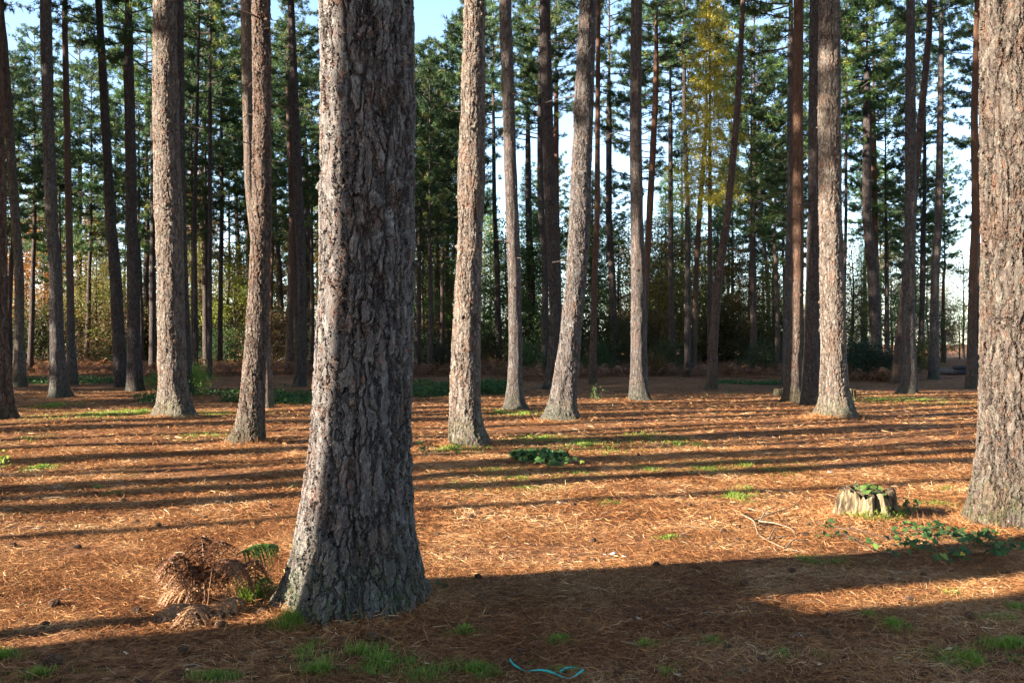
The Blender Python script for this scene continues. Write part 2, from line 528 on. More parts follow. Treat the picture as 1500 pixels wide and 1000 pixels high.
def whorled_crown(seed, L=12., Rad=2.2, nb=110, droop=.35, dens=1.0, blade=(.10, .2), hang=.0, nbd=9):
    """spruce or larch: conical, branches in whorls all the way down"""
    rng = np.random.default_rng(seed)
    g = Geo()
    P, D, T = [], [], []
    for b in range(nb):
        u = (b + rng.uniform(0, 1)) / nb
        z0 = u * L
        a = b * 2.399 + rng.normal(0, .4)
        ln = Rad * (1 - u) ** .8 * rng.uniform(.6, 1.1) + .15
        s = np.linspace(0, 1, 5)
        dx = np.array([math.cos(a), math.sin(a), 0])
        pts = np.outer(s * ln, dx) + np.array([0, 0, z0])
        pts[:, 2] += ln * (.12 * s - droop * s ** 1.6 + .18 * s ** 4)
        tube(g, pts, np.linspace(.022, .006, 5), 3, 1, cap=False)
        m = int((16 * ln / Rad + 4) * dens)
        s0 = rng.uniform(.12, 1, m)
        c = np.stack([np.interp(s0, s, pts[:, j]) for j in range(3)], 1)
        side = rng.normal(0, .22, m)[:, None] * np.array([-dx[1], dx[0], 0])
        c = c + side + rng.normal(0, .05, (m, 3)) - np.outer(rng.uniform(0, hang, m), [0, 0, 1])
        P.append(c); D.append(np.tile(dx + np.array([0, 0, -hang]), (m, 1)) + side * 3); T.append(np.clip(rng.normal(.45, .15) + rng.normal(0, .13, m), 0, 1))
    P, D, T = np.concatenate(P), np.concatenate(D), np.concatenate(T)
    Pb = np.repeat(P, nbd, 0) + rng.normal(0, .07, (len(P) * nbd, 3))
    Db = np.repeat(D, nbd, 0) * .7 + rdir(rng, len(Pb))
    blades(g, Pb, Db, rng.uniform(*blade, len(Pb)), rng.uniform(.025, .05, len(Pb)), np.clip(np.repeat(T, nbd) + rng.normal(0, .07, len(Pb)), 0, 1), rng)
    return g


def leafy_crown(seed, Hh=9., Rad=2.6, base=.8, nl=9000, size=.13, limbs=16, gap=.5):
    """broadleaf crown: ascending limbs, twigs, clustered leaves; z measured from the ground"""
    rng = np.random.default_rng(seed)
    g = Geo()
    C = []
    for b in range(limbs):
        u = (b + rng.uniform(0, 1)) / limbs
        z0 = base + (Hh - base) * .78 * u
        a = b * 2.399 + rng.normal(0, .4)
        ln = Rad * (1.05 - .7 * u) * rng.uniform(.6, 1.15)
        s = np.linspace(0, 1, 5)
        dx = np.array([math.cos(a), math.sin(a), 0])
        pts = np.outer(s * ln, dx) + np.array([0, 0, z0])
        pts[:, 2] += ln * (rng.uniform(.25, .75) * s - .2 * s ** 2)
        pts += rng.normal(0, .06, pts.shape) * s[:, None]
        tube(g, pts, np.linspace(.035, .008, 5), 4, 1, cap=False)
        for k in range(7):
            s0 = rng.uniform(.25, 1)
            p0 = np.array([np.interp(s0, s, pts[:, j]) for j in range(3)])
            td = dx * .6 + rng.normal(0, .6, 3) + np.array([0, 0, .15])
            tl = rng.uniform(.4, 1.1)
            tube(g, [p0, p0 + td * tl], [.010, .004], 3, 1, cap=False)
            C.append(np.concatenate([p0 + td * tl * rng.uniform(.4, 1), [rng.normal(.5, .16)]]))
    for k in range(10):
        C.append(np.array([rng.normal(0, .3), rng.normal(0, .3), Hh * rng.uniform(.8, 1), .55]))
    C = np.array(C)
    C = C[rng.random(len(C)) > gap * .35]
    ci = rng.integers(0, len(C), nl)
    p = C[ci, :3] + rng.normal(0, 1, (nl, 3)) * np.array([.34, .34, .20])
    p[:, 2] = np.maximum(p[:, 2], .1)
    nrm = rdir(rng, nl) * .8 + np.array([0, 0, .7])
    leaves(g, p, nrm, rng.uniform(.6, 1.25, nl) * size, np.clip(C[ci, 3] + rng.normal(0, .14, nl), 0, 1), rng)
    return g


PINE_L = [9.5, 11., 8., 10., 12.]
pine_crowns = [pine_crown(40 + i, L, rad, nb, d, lo).mesh('pine_crown', [M['needles'], M['twig']])
               for i, (L, rad, nb, d, lo) in enumerate([(9.5, 3.3, 58, 1.3, .45), (11., 3.0, 62, 1.25, .6), (8., 3.5, 50, 1.35, .4), (10., 2.9, 52, 1.15, .7), (12., 3.1, 66, 1.25, .8)])]
spruce_mesh = [whorled_crown(60 + i, 13., 2.7, 150, .32, 1.5, (.12, .22)).mesh('spruce_crown', [M['needles'], M['twig']]) for i in range(2)]
larch_full = whorled_crown(75, 13., 2.7, 120, .30, 2.6, (.10, .2), .5, 11).mesh('larch_crown', [M['leaf'], M['twig']])
larch_mesh = [whorled_crown(70 + i, 13., 2.3, 90, .30, 1.5, (.08, .18), .45, 8).mesh('larch_crown', [M['leaf'], M['twig']]) for i in range(2)]
leafy_mesh = [leafy_crown(80, 9., 2.7, .8, 9000, .13, 18).mesh('leafy_crown', [M['leaf'], M['twig']]),
              leafy_crown(81, 7., 2.3, .5, 7000, .13, 16).mesh('leafy_crown', [M['leaf'], M['twig']]),
              leafy_crown(82, 11., 3.0, 1.4, 10000, .14, 22).mesh('leafy_crown', [M['leaf'], M['twig']]),
              leafy_crown(83, 8., 2.4, .6, 4200, .12, 22, .8).mesh('leafy_crown', [M['leaf'], M['twig']])]
LEAFY_H = [9., 7., 11., 8.]
bush_mesh = [leafy_crown(90, 2.2, 1.3, .15, 5200, .10, 16, .2).mesh('bush_leaves', [M['leaf'], M['twig']]),
             leafy_crown(91, 1.6, 1.1, .1, 3600, .09, 14, .3).mesh('bush_leaves', [M['leaf'], M['twig']])]

# ------------------------------------------------------------------ the pines one can tell apart in the photograph
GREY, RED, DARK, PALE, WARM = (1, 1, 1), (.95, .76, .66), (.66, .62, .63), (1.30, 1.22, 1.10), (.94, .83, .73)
#  label | foot y | (x, y, width) of the trunk from top to foot | tint | orange upper bark
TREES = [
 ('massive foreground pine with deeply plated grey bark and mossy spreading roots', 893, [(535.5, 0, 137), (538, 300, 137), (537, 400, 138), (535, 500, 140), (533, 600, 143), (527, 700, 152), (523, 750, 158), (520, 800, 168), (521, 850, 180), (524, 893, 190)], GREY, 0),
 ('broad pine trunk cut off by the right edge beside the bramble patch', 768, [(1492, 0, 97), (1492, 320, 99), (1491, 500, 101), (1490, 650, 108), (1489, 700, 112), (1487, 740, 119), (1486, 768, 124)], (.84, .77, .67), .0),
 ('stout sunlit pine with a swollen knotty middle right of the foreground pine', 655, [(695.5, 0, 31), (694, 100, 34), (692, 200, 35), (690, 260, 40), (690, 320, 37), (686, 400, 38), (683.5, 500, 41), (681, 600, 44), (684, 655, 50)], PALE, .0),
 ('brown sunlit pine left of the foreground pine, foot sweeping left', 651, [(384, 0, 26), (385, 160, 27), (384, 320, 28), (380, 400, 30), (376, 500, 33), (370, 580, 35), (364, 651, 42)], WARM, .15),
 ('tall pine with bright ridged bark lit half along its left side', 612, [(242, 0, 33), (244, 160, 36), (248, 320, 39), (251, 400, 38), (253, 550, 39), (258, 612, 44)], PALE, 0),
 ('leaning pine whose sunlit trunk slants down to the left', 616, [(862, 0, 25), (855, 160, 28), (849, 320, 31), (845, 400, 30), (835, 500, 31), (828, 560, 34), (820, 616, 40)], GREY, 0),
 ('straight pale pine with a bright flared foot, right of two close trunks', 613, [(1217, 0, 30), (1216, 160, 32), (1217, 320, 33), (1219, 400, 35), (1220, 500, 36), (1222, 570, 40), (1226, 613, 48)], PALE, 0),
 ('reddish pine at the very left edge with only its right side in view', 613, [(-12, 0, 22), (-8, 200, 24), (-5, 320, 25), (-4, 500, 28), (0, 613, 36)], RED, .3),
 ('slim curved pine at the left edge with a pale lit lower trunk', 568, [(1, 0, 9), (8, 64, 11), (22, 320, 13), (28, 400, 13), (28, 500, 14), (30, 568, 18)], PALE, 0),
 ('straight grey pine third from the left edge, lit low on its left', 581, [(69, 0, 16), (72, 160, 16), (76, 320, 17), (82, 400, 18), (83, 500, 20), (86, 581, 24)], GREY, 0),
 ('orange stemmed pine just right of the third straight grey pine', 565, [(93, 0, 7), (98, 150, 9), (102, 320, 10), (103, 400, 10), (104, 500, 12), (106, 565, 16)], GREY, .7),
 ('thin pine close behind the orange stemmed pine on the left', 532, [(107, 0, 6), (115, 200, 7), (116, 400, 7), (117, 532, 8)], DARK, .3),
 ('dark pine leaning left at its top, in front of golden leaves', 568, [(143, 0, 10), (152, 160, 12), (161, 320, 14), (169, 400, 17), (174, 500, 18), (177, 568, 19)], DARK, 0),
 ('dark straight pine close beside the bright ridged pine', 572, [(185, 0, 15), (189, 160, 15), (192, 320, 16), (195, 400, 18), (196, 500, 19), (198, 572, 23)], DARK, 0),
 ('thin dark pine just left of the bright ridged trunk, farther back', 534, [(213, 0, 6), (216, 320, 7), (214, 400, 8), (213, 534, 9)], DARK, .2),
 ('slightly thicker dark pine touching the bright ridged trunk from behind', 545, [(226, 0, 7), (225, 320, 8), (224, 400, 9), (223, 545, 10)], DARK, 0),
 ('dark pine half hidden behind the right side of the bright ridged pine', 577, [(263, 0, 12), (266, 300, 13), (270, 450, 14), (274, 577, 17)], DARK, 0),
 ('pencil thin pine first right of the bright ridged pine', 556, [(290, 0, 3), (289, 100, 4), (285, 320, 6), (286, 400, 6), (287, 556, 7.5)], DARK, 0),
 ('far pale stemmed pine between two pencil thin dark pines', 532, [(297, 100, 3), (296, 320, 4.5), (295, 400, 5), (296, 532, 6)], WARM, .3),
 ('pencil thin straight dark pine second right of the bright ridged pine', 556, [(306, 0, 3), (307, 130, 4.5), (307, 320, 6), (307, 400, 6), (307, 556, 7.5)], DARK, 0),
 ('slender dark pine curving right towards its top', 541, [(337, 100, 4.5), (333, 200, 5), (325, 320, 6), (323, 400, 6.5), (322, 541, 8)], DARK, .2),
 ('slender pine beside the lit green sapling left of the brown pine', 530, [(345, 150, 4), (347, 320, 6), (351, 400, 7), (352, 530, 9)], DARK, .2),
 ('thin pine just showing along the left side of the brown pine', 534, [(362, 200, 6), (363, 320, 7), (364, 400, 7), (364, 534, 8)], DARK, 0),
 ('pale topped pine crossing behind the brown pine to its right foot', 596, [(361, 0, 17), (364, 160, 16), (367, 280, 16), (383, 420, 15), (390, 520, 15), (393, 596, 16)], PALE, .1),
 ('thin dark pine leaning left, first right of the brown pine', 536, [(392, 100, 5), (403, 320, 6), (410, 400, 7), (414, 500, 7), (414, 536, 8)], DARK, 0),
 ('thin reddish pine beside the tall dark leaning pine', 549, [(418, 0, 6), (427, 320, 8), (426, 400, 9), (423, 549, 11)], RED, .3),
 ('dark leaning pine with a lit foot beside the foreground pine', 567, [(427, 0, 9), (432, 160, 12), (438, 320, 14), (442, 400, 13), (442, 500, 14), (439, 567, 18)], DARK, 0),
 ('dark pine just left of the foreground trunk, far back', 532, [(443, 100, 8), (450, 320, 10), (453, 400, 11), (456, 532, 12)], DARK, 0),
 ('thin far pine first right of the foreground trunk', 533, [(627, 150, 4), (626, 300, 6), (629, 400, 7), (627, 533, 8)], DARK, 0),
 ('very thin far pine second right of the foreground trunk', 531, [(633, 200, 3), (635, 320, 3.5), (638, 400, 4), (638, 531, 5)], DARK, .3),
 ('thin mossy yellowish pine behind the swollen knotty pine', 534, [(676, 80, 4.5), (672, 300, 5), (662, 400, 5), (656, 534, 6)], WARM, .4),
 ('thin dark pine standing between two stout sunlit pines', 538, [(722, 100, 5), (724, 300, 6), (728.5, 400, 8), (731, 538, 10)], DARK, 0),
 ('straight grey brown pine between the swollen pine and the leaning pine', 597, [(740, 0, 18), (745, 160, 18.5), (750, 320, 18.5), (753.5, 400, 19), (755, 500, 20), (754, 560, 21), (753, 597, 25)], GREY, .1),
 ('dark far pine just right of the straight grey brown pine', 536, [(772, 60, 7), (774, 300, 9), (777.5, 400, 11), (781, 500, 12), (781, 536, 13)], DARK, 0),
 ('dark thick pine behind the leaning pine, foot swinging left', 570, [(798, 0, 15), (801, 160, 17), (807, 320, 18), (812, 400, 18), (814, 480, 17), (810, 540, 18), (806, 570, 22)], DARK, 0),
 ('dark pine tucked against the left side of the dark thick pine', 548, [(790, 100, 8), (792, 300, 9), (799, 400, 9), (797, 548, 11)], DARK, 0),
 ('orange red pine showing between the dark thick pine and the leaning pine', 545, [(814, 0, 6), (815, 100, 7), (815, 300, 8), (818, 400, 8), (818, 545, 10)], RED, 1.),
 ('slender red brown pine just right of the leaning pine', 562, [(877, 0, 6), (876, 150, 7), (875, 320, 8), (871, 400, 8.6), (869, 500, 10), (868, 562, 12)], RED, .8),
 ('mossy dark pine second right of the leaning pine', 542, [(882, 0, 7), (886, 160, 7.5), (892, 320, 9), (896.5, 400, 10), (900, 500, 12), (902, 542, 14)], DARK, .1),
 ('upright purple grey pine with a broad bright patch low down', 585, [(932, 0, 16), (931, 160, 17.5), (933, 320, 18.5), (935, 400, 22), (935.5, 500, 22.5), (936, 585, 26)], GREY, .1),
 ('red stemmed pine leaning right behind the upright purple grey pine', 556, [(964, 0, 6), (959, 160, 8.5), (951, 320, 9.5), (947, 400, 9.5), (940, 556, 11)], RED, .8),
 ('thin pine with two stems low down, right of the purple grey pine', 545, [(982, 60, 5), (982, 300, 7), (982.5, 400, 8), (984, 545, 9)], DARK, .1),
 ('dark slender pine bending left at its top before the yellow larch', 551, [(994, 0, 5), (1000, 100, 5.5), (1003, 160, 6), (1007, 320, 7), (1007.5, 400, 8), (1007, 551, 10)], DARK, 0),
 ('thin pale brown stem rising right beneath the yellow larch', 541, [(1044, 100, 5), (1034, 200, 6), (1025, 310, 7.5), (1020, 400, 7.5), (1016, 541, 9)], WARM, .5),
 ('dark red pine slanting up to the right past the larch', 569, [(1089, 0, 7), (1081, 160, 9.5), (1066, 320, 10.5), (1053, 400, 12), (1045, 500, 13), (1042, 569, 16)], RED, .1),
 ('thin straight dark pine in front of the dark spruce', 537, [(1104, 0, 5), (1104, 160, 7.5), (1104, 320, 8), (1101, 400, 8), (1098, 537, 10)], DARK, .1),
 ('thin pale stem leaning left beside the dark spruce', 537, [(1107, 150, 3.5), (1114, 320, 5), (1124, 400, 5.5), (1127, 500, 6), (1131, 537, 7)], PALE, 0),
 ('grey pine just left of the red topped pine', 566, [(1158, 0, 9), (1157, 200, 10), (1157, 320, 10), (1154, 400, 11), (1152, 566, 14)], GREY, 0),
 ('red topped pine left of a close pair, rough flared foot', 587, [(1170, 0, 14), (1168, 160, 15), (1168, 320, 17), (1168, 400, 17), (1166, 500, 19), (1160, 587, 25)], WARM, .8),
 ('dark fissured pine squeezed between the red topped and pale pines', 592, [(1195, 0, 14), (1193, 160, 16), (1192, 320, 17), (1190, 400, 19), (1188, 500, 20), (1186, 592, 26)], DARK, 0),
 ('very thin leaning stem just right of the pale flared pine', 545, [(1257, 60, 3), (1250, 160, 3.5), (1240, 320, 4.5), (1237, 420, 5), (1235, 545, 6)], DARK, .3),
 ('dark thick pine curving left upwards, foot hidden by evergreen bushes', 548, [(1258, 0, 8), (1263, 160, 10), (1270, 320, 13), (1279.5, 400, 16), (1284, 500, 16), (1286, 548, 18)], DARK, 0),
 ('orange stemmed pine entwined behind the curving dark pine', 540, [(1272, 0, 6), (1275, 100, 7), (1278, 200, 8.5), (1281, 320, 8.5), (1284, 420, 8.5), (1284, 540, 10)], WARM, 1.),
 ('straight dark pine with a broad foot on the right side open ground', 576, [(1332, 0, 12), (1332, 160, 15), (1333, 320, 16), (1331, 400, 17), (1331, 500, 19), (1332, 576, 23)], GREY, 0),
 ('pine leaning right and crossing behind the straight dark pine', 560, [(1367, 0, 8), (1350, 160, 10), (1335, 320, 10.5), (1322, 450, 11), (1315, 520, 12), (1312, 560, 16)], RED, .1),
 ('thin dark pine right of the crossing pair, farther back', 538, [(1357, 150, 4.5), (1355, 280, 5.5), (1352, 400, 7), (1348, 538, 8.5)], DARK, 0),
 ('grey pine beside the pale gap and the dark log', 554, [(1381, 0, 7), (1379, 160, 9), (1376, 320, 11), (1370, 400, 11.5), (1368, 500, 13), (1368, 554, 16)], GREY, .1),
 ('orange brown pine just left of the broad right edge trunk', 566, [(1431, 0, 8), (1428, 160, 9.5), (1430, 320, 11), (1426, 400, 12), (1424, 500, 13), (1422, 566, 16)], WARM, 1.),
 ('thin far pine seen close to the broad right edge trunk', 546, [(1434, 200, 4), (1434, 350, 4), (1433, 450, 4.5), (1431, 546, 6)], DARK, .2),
]


def build_pine(i, label, fy, pts, tint, orange):
    rng = np.random.default_rng(500 + i)
    Y = CAMH * F / (fy - CY)
    if i == 0:
        Y += .05
    k = Y / F
    pts = sorted(pts, key=lambda q: -q[1])
    fx = (pts[0][0] - CX) * k
    gz = float(ground_z(fx, Y, False))
    rows = []
    for (px, py, w) in pts:
        rows.append([(px - CX) * k - fx, 0, CAMH - (py - CY) * k - gz, w * .5 * k])
    rows[0][2] = 0.
    rows = [[rows[0][0], 0, -.4, rows[0][3]]] + rows
    # above the frame: carry the lean on, easing to upright, then into the crown
    x1, z1, r1 = rows[-1][0], rows[-1][2], rows[-1][3]
    x0, z0 = rows[-2][0], rows[-2][2]
    lean = np.clip((x1 - x0) / max(.1, z1 - z0), -.12, .12)
    ci = int(rng.integers(0, 5))
    top = max(rng.uniform(20.5, 25), z1 + 3)
    cb = max(min(top - PINE_L[ci] * rng.uniform(.75, 1.), 15.), 8.5)
    if Y < 30:
        cb = max(cb, 12.5)
    if cb > z1:
        for f in (.33, .66, 1.):
            z = z1 + (cb - z1) * f
            rows.append([x1 + lean * (z - z1) * (1 - .35 * f), 0, z, r1 * (1 - .3 * f)])
    else:
        rows = [q for q in rows if q[2] < cb - .3]
        rows.append([np.interp(cb, [z0, z1], [x0, x1]) if cb > z0 else rows[-1][0], 0, cb, max(rows[-1][3] * .9, r1)])
    # depth sway so that the trunk is round and natural from the side too
    for q in rows:
        q[1] = .02 * q[2] * math.sin(q[2] * .21 + i)*.5
    topx, topr = rows[-1][0], rows[-1][3]
    rows.append([topx, rows[-1][1], cb + 2.5, topr * .6])
    if i == 0:
        res = (360, .0065, .1, 4.4, .55)
    elif Y < 12:
        res = (260, .010, .15, 5.2, .45)
    elif Y < 24:
        res = (150, .018, .2, 9.5, .85)
    elif Y < 34:
        res = (64, .05, .3, 12., .75)
    else:
        res = (20, .16, .4, 20., .4)
    g, _ = trunk_geo(rows, 700 + i, res[0], res[1], res[2], res[3], res[4], stubs=int(rng.integers(9, 18)), knots=44 if Y < 34 else 12,
                     lumps=.085 if Y > 10 else .05, stub_lo=3.4)
    root = empty('pine_tree', (fx, Y, gz))
    tag(root, label, 'pine tree', 'tall pines standing on the needle floor')
    near = Y < 24
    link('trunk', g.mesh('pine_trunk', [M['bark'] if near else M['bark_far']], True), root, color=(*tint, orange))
    c = link('crown', pine_crowns[ci], root, (topx, rows[-1][1], cb))
    s = max(.55, min(1.25, (top - cb) / PINE_L[ci]))
    c.scale = (s * rng.uniform(.9, 1.1), s * rng.uniform(.9, 1.1), s)
    c.rotation_euler = (0, 0, rng.uniform(0, 6.28))
    v = rng.uniform(.85, 1.2)
    c.color = (v, v, v * rng.uniform(.8, 1.1), 1)
    return root


for i, (label, fy, pts, tint, orange) in enumerate(TREES):
    build_pine(i, label, fy, pts, tint, orange)


# ------------------------------------------------------------------ copied trees
def copy_tree(src, loc, rz, scale, label, group=None, color=None, tcolor=None):
    c = src.copy(); col.objects.link(c)
    c.location = loc; c.rotation_euler = (0, 0, rz); c.scale = scale if not np.isscalar(scale) else (scale,) * 3
    c['label'] = label
    if group:
        c['group'] = group
    for ch in src.children:
        k = ch.copy(); col.objects.link(k); k.parent = c
        k.location = ch.location; k.rotation_euler = ch.rotation_euler; k.scale = ch.scale
        if ch.name.startswith('crown') and color is not None:
            k.color = color
        if ch.name.startswith('trunk') and tcolor is not None:
            k.color = tcolor
    return c


class Maker:
    """first use makes the tree, later uses copy it"""
    def __init__(self):
        self.proto = {}

    def put(self, key, build, loc, rz, scale, label, group, color=None, tcolor=None):
        if key not in self.proto:
            o = build()
            self.proto[key] = o
            o.location = loc; o.rotation_euler = (0, 0, rz); o.scale = scale if not np.isscalar(scale) else (scale,) * 3
            o['label'] = label; o['group'] = group
            for ch in o.children:
                if ch.name.startswith('crown') and color is not None:
                    ch.color = color
                if ch.name.startswith('trunk') and tcolor is not None:
                    ch.color = tcolor
            return o
        return copy_tree(self.proto[key], loc, rz, scale, label, group, color, tcolor)


mk = Maker()


def far_pine(v, high=False):
    def build():
        rng = np.random.default_rng(900 + v)
        cb = [9., 7.5, 10.5, 6.5, 8.5][v] if not high else 13.
        r0 = [.19, .16, .22, .14, .20][v]
        zs = np.array([-.4, 0, 1, 3, 6, 9, cb, cb + 2.5])
        zs = np.unique(zs)
        sway = np.cumsum(rng.normal(0, .07, len(zs)))
        rows = [[sway[j], sway[-1 - j] * .5, z, r0 * (1.12 - (.055 if not high else .04) * max(z, 0))] for j, z in enumerate(zs)]
        rows[-1][3] *= .5
        rows = sorted(rows, key=lambda q: q[2])
        off = rows[1][0]
        for q in rows:
            q[0] -= off
        g, tp = trunk_geo(rows, 950 + v, 14, .3, .5, 20, .4, stubs=16, knots=0, stub_lo=2.5)
        root = empty('pine_tree', (0, 0, 0))
        tag(root, None, 'pine tree')
        link('trunk', g.mesh('pine_trunk', [M['bark_far']], True), root)
        c = link('crown', pine_crowns[v], root, (tp[0], tp[1], cb))
        return root
    return build


def leafy_tree(v, kind='broadleaf_tree'):
    def build():
        rng = np.random.default_rng(1000 + v)
        Hh = LEAFY_H[v]
        zs = np.linspace(-.2, Hh * .9, 7)
        x = np.cumsum(rng.normal(0, .12, 7)) * .6
        g = Geo()
        tube(g, np.stack([x - x[0], np.cumsum(rng.normal(0, .1, 7)) * .5, zs], 1), np.linspace(.11, .02, 7), 7)
        root = empty(kind, (0, 0, 0)); tag(root, None, 'tree')
        link('trunk', g.mesh('slim_trunk', [M['twig']], True), root)
        link('crown', leafy_mesh[v], root)
        return root
    return build


def conifer(kind, me, Hh, cat):
    def build():
        g = Geo()
        tube(g, [(0, 0, -.3), (.02, 0, Hh * .5), (0, 0, Hh)], [.16, .09, .01], 8)
        root = empty(kind, (0, 0, 0)); tag(root, None, cat)
        link('trunk', g.mesh('conifer_trunk', [M['bark_far']], True), root, color=(.7, .6, .55, 0))
        link('crown', me, root, (0, 0, 13. * .07))
        return root
    return build


rng = np.random.default_rng(77)
taken = []
def free(x, y, dmin):
    return all((x - a) ** 2 + (y - b) ** 2 > dmin * dmin for a, b in taken)

# far stand of pines behind the named ones
n = 0
for _ in range(4000):
    if n >= 58:
        break
    Y = rng.uniform(50, 108) if n < 50 else rng.uniform(60, 125)
    px = rng.uniform(-250, 1750)
    x = (px - CX) / F * Y
    if 1385 < px < 1440 and Y > 60 or 1225 < px < 1262 or 1000 < px < 1085 and Y < 80:
        continue
    if not free(x, Y, 3.4):
        continue
    taken.append((x, Y))
    v = int(rng.integers(0, 5))
    s = rng.uniform(.8, 1.08)
    b = rng.uniform(.8, 1.25)
    mk.put(('pine', v), far_pine(v), (x, Y, float(ground_z(x, Y))), rng.uniform(0, 6.28), (s * rng.uniform(.85, 1.1), s * rng.uniform(.85, 1.1), s),
           'slender dark pine standing in the crowded far stand behind the open floor', 'pines of the far stand', (b, b, b * .95, 1),
           (.75, .65, .62, float(rng.choice([0, .2, .9]))))
    n += 1

for px, Y, v in [(12, 49, 3), (46, 56, 1), (88, 62, 3), (172, 66, 3), (242, 64, 1), (332, 66, 3), (436, 52, 1), (606, 70, 1), (632, 52, 3), (640, 66, 4), (24, 58, 3), (128, 64, 1), (208, 57, 3), (300, 60, 4), (458, 56, 3), (612, 58, 1), (648, 62, 3), (1140, 58, 3), (1300, 62, 1)]:
    x = (px - CX) / F * Y
    taken.append((x, Y)); b = rng.uniform(.85, 1.25)
    mk.put(('pine', v), far_pine(v), (x, Y, float(ground_z(x, Y))), rng.uniform(0, 6.28), (.95, .95, rng.uniform(.95, 1.08)),
           'slender dark pine standing in the crowded far stand behind the open floor', 'pines of the far stand', (b, b, b * .95, 1), (.7, .62, .6, .1))

# trees outside the frame on the left, whose long shadows stripe the floor
def left_tree(px0, py0, t, wide, v=None, lean=0.):
    """a pine standing t metres up-sun of the floor point seen at (px0, py0)"""
    x, y, _ = on_ground(px0, py0)
    x -= SD[0] * t; y -= SD[1] * t
    v = int(rng.integers(0, 5)) if v is None else v
    o = mk.put(('high pine', v), far_pine(v, True), (x, y, float(ground_z(x, y))), rng.uniform(0, 6.28), (wide * 1.22, wide * 1.22, 1.18),
               'pine outside the picture on the left, casting a long shadow', 'pines beyond the left edge', (1, 1, 1, 1), (1, .9, .85, .3))
    return o

for a in [(0, 789, 13, .60, 1), (0, 751, 9, 1.2, 0), (0, 731, 12, 1.1, 2), (0, 721, 23, .9, 2), (0, 712, 8, 1.1, 4), (0, 697, 14, .9, 1), (0, 690, 11, .7, 3),
          (0, 673, 13, 1.45, 2), (0, 658, 9, 1.1, 1), (0, 646, 16, 1.1, 3), (0, 634, 9, 1.3, 0), (0, 630, 20, 1.2, 4), (0, 624, 12, 1.4, 2), (0, 611, 16, 1.3, 0), (0, 602, 10, 1.3, 1), (0, 598, 21, 1.3, 4), (0, 593, 14, 1.3, 2)]:
    left_tree(*a)
# the near trees whose shade covers the foreground and most of the foreground trunk
def near_left(perp, t, r0, seed, lean_perp=0., top=16.):
    hx, hy = (535 - CX) / F * 6.28, 6.28
    nrm = np.array([-SD[1], SD[0]])
    x, y = hx - SD[0] * t + nrm[0] * perp, hy - SD[1] * t + nrm[1] * perp
    rows = [[0, 0, z, r0 * (1.08 - .025 * max(0, z))] for z in (-.4, 0, 1, 3, 6, 10, 14, 16) if z < top] + [[0, 0, top, r0 * (1.08 - .025 * top)]]
    for q in rows:
        q[0] += nrm[0] * lean_perp * max(0, q[2]); q[1] += nrm[1] * lean_perp * max(0, q[2])
    g, tp = trunk_geo(rows, seed, 40, .06, .3, 8, .3, stubs=8 if top > 8 else 0, knots=6 if top > 8 else 0)
    if top < 8:      # short unseen trunk, added to shape the shade: close its top
        n = 40
        v = g.v[0][-n:]
        g.add(np.vstack([v + np.random.default_rng(seed).normal(0, .02, (n, 3)), v.mean(0) + [[0, 0, .1]]]), [[k, (k + 1) % n, n] for k in range(n)])
    root = empty('pine_tree' if top > 8 else 'pine_snag', (x, y, float(ground_z(x, y))))
    tag(root, 'thick pine outside the picture on the left, shading the foreground' if top > 8 else 'broken off dead pine outside the picture on the left', 'pine tree' if top > 8 else 'shadow caster', 'pines beyond the left edge' if top > 8 else None)
    link('trunk', g.mesh('pine_trunk', [M['bark_far']], True), root, color=(1, .9, .85, .1))
    if top > 8:
        link('crown', pine_crowns[0], root, (tp[0], tp[1], 14.)).scale = (1, 1, .9)

near_left(-.40, 8.0, .28, 31, .006)
near_left(-.92, 7.0, .26, 32, 0., 2.75)  # added trunk out of view, cut short so a wedge of sun passes
near_left(-1.36, 8.6, .31, 33, -.004)
near_left(-1.95, 6.6, .33, 34, 0.)
near_left(-2.55, 9.5, .30, 35, 0.)
near_left(-3.25, 8.0, .30, 36, 0.)
# stand farther left whose crowns shade the far floor and the upper trunks
NR = np.array([-SD[1], SD[0]])
def put_beyond(x, y, side, zs=None):
    v = int(rng.integers(0, 5))
    lab = {'left': 'pine outside the picture on the left, casting a long shadow', 'behind': 'pine outside the picture behind the viewpoint', 'right': 'pine outside the picture on the right'}[side]
    mk.put(('pine', v), far_pine(v), (x, y, float(ground_z(x, y))), rng.uniform(0, 6.28), (1.15, 1.15, rng.uniform(1.0, 1.2) if zs is None else zs),
           lab, {'left': 'pines beyond the left edge', 'behind': 'pines behind the viewpoint', 'right': 'pines beyond the right edge'}[side], (1, 1, 1, 1), (1, .9, .85, .3))

m = 0
for _ in range(6000):
    if m >= 47:
        break
    Y = rng.uniform(6, 100); x = -rng.uniform(.56 * Y + 3, .56 * Y + 50)
    p = x * NR[0] + Y * NR[1]
    t = -(x * SD[0] + Y * SD[1])          # how far up-sun of the viewpoint
    if p < 29 or p > 56:
        continue
    if not free(x, Y, 3.9):
        continue
    taken.append((x, Y)); m += 1
    put_beyond(x, Y, 'left')
m = 0
for _ in range(3000):                     # the wood goes on behind the viewpoint
    if m >= 26:
        break
    x, Y = rng.uniform(-40, 45), rng.uniform(-45, -2)
    if x * NR[0] + Y * NR[1] > -4.2 or not free(x, Y, 4.4):
        continue
    taken.append((x, Y)); m += 1
    put_beyond(x, Y, 'behind')
m = 0
for _ in range(3000):                     # and on the right
    if m >= 16:
        break
    Y = rng.uniform(2, 60); x = rng.uniform(.56 * Y + 4, .56 * Y + 32)
    if not free(x, Y, 4.6):
        continue
    taken.append((x, Y)); m += 1
    put_beyond(x, Y, 'right')

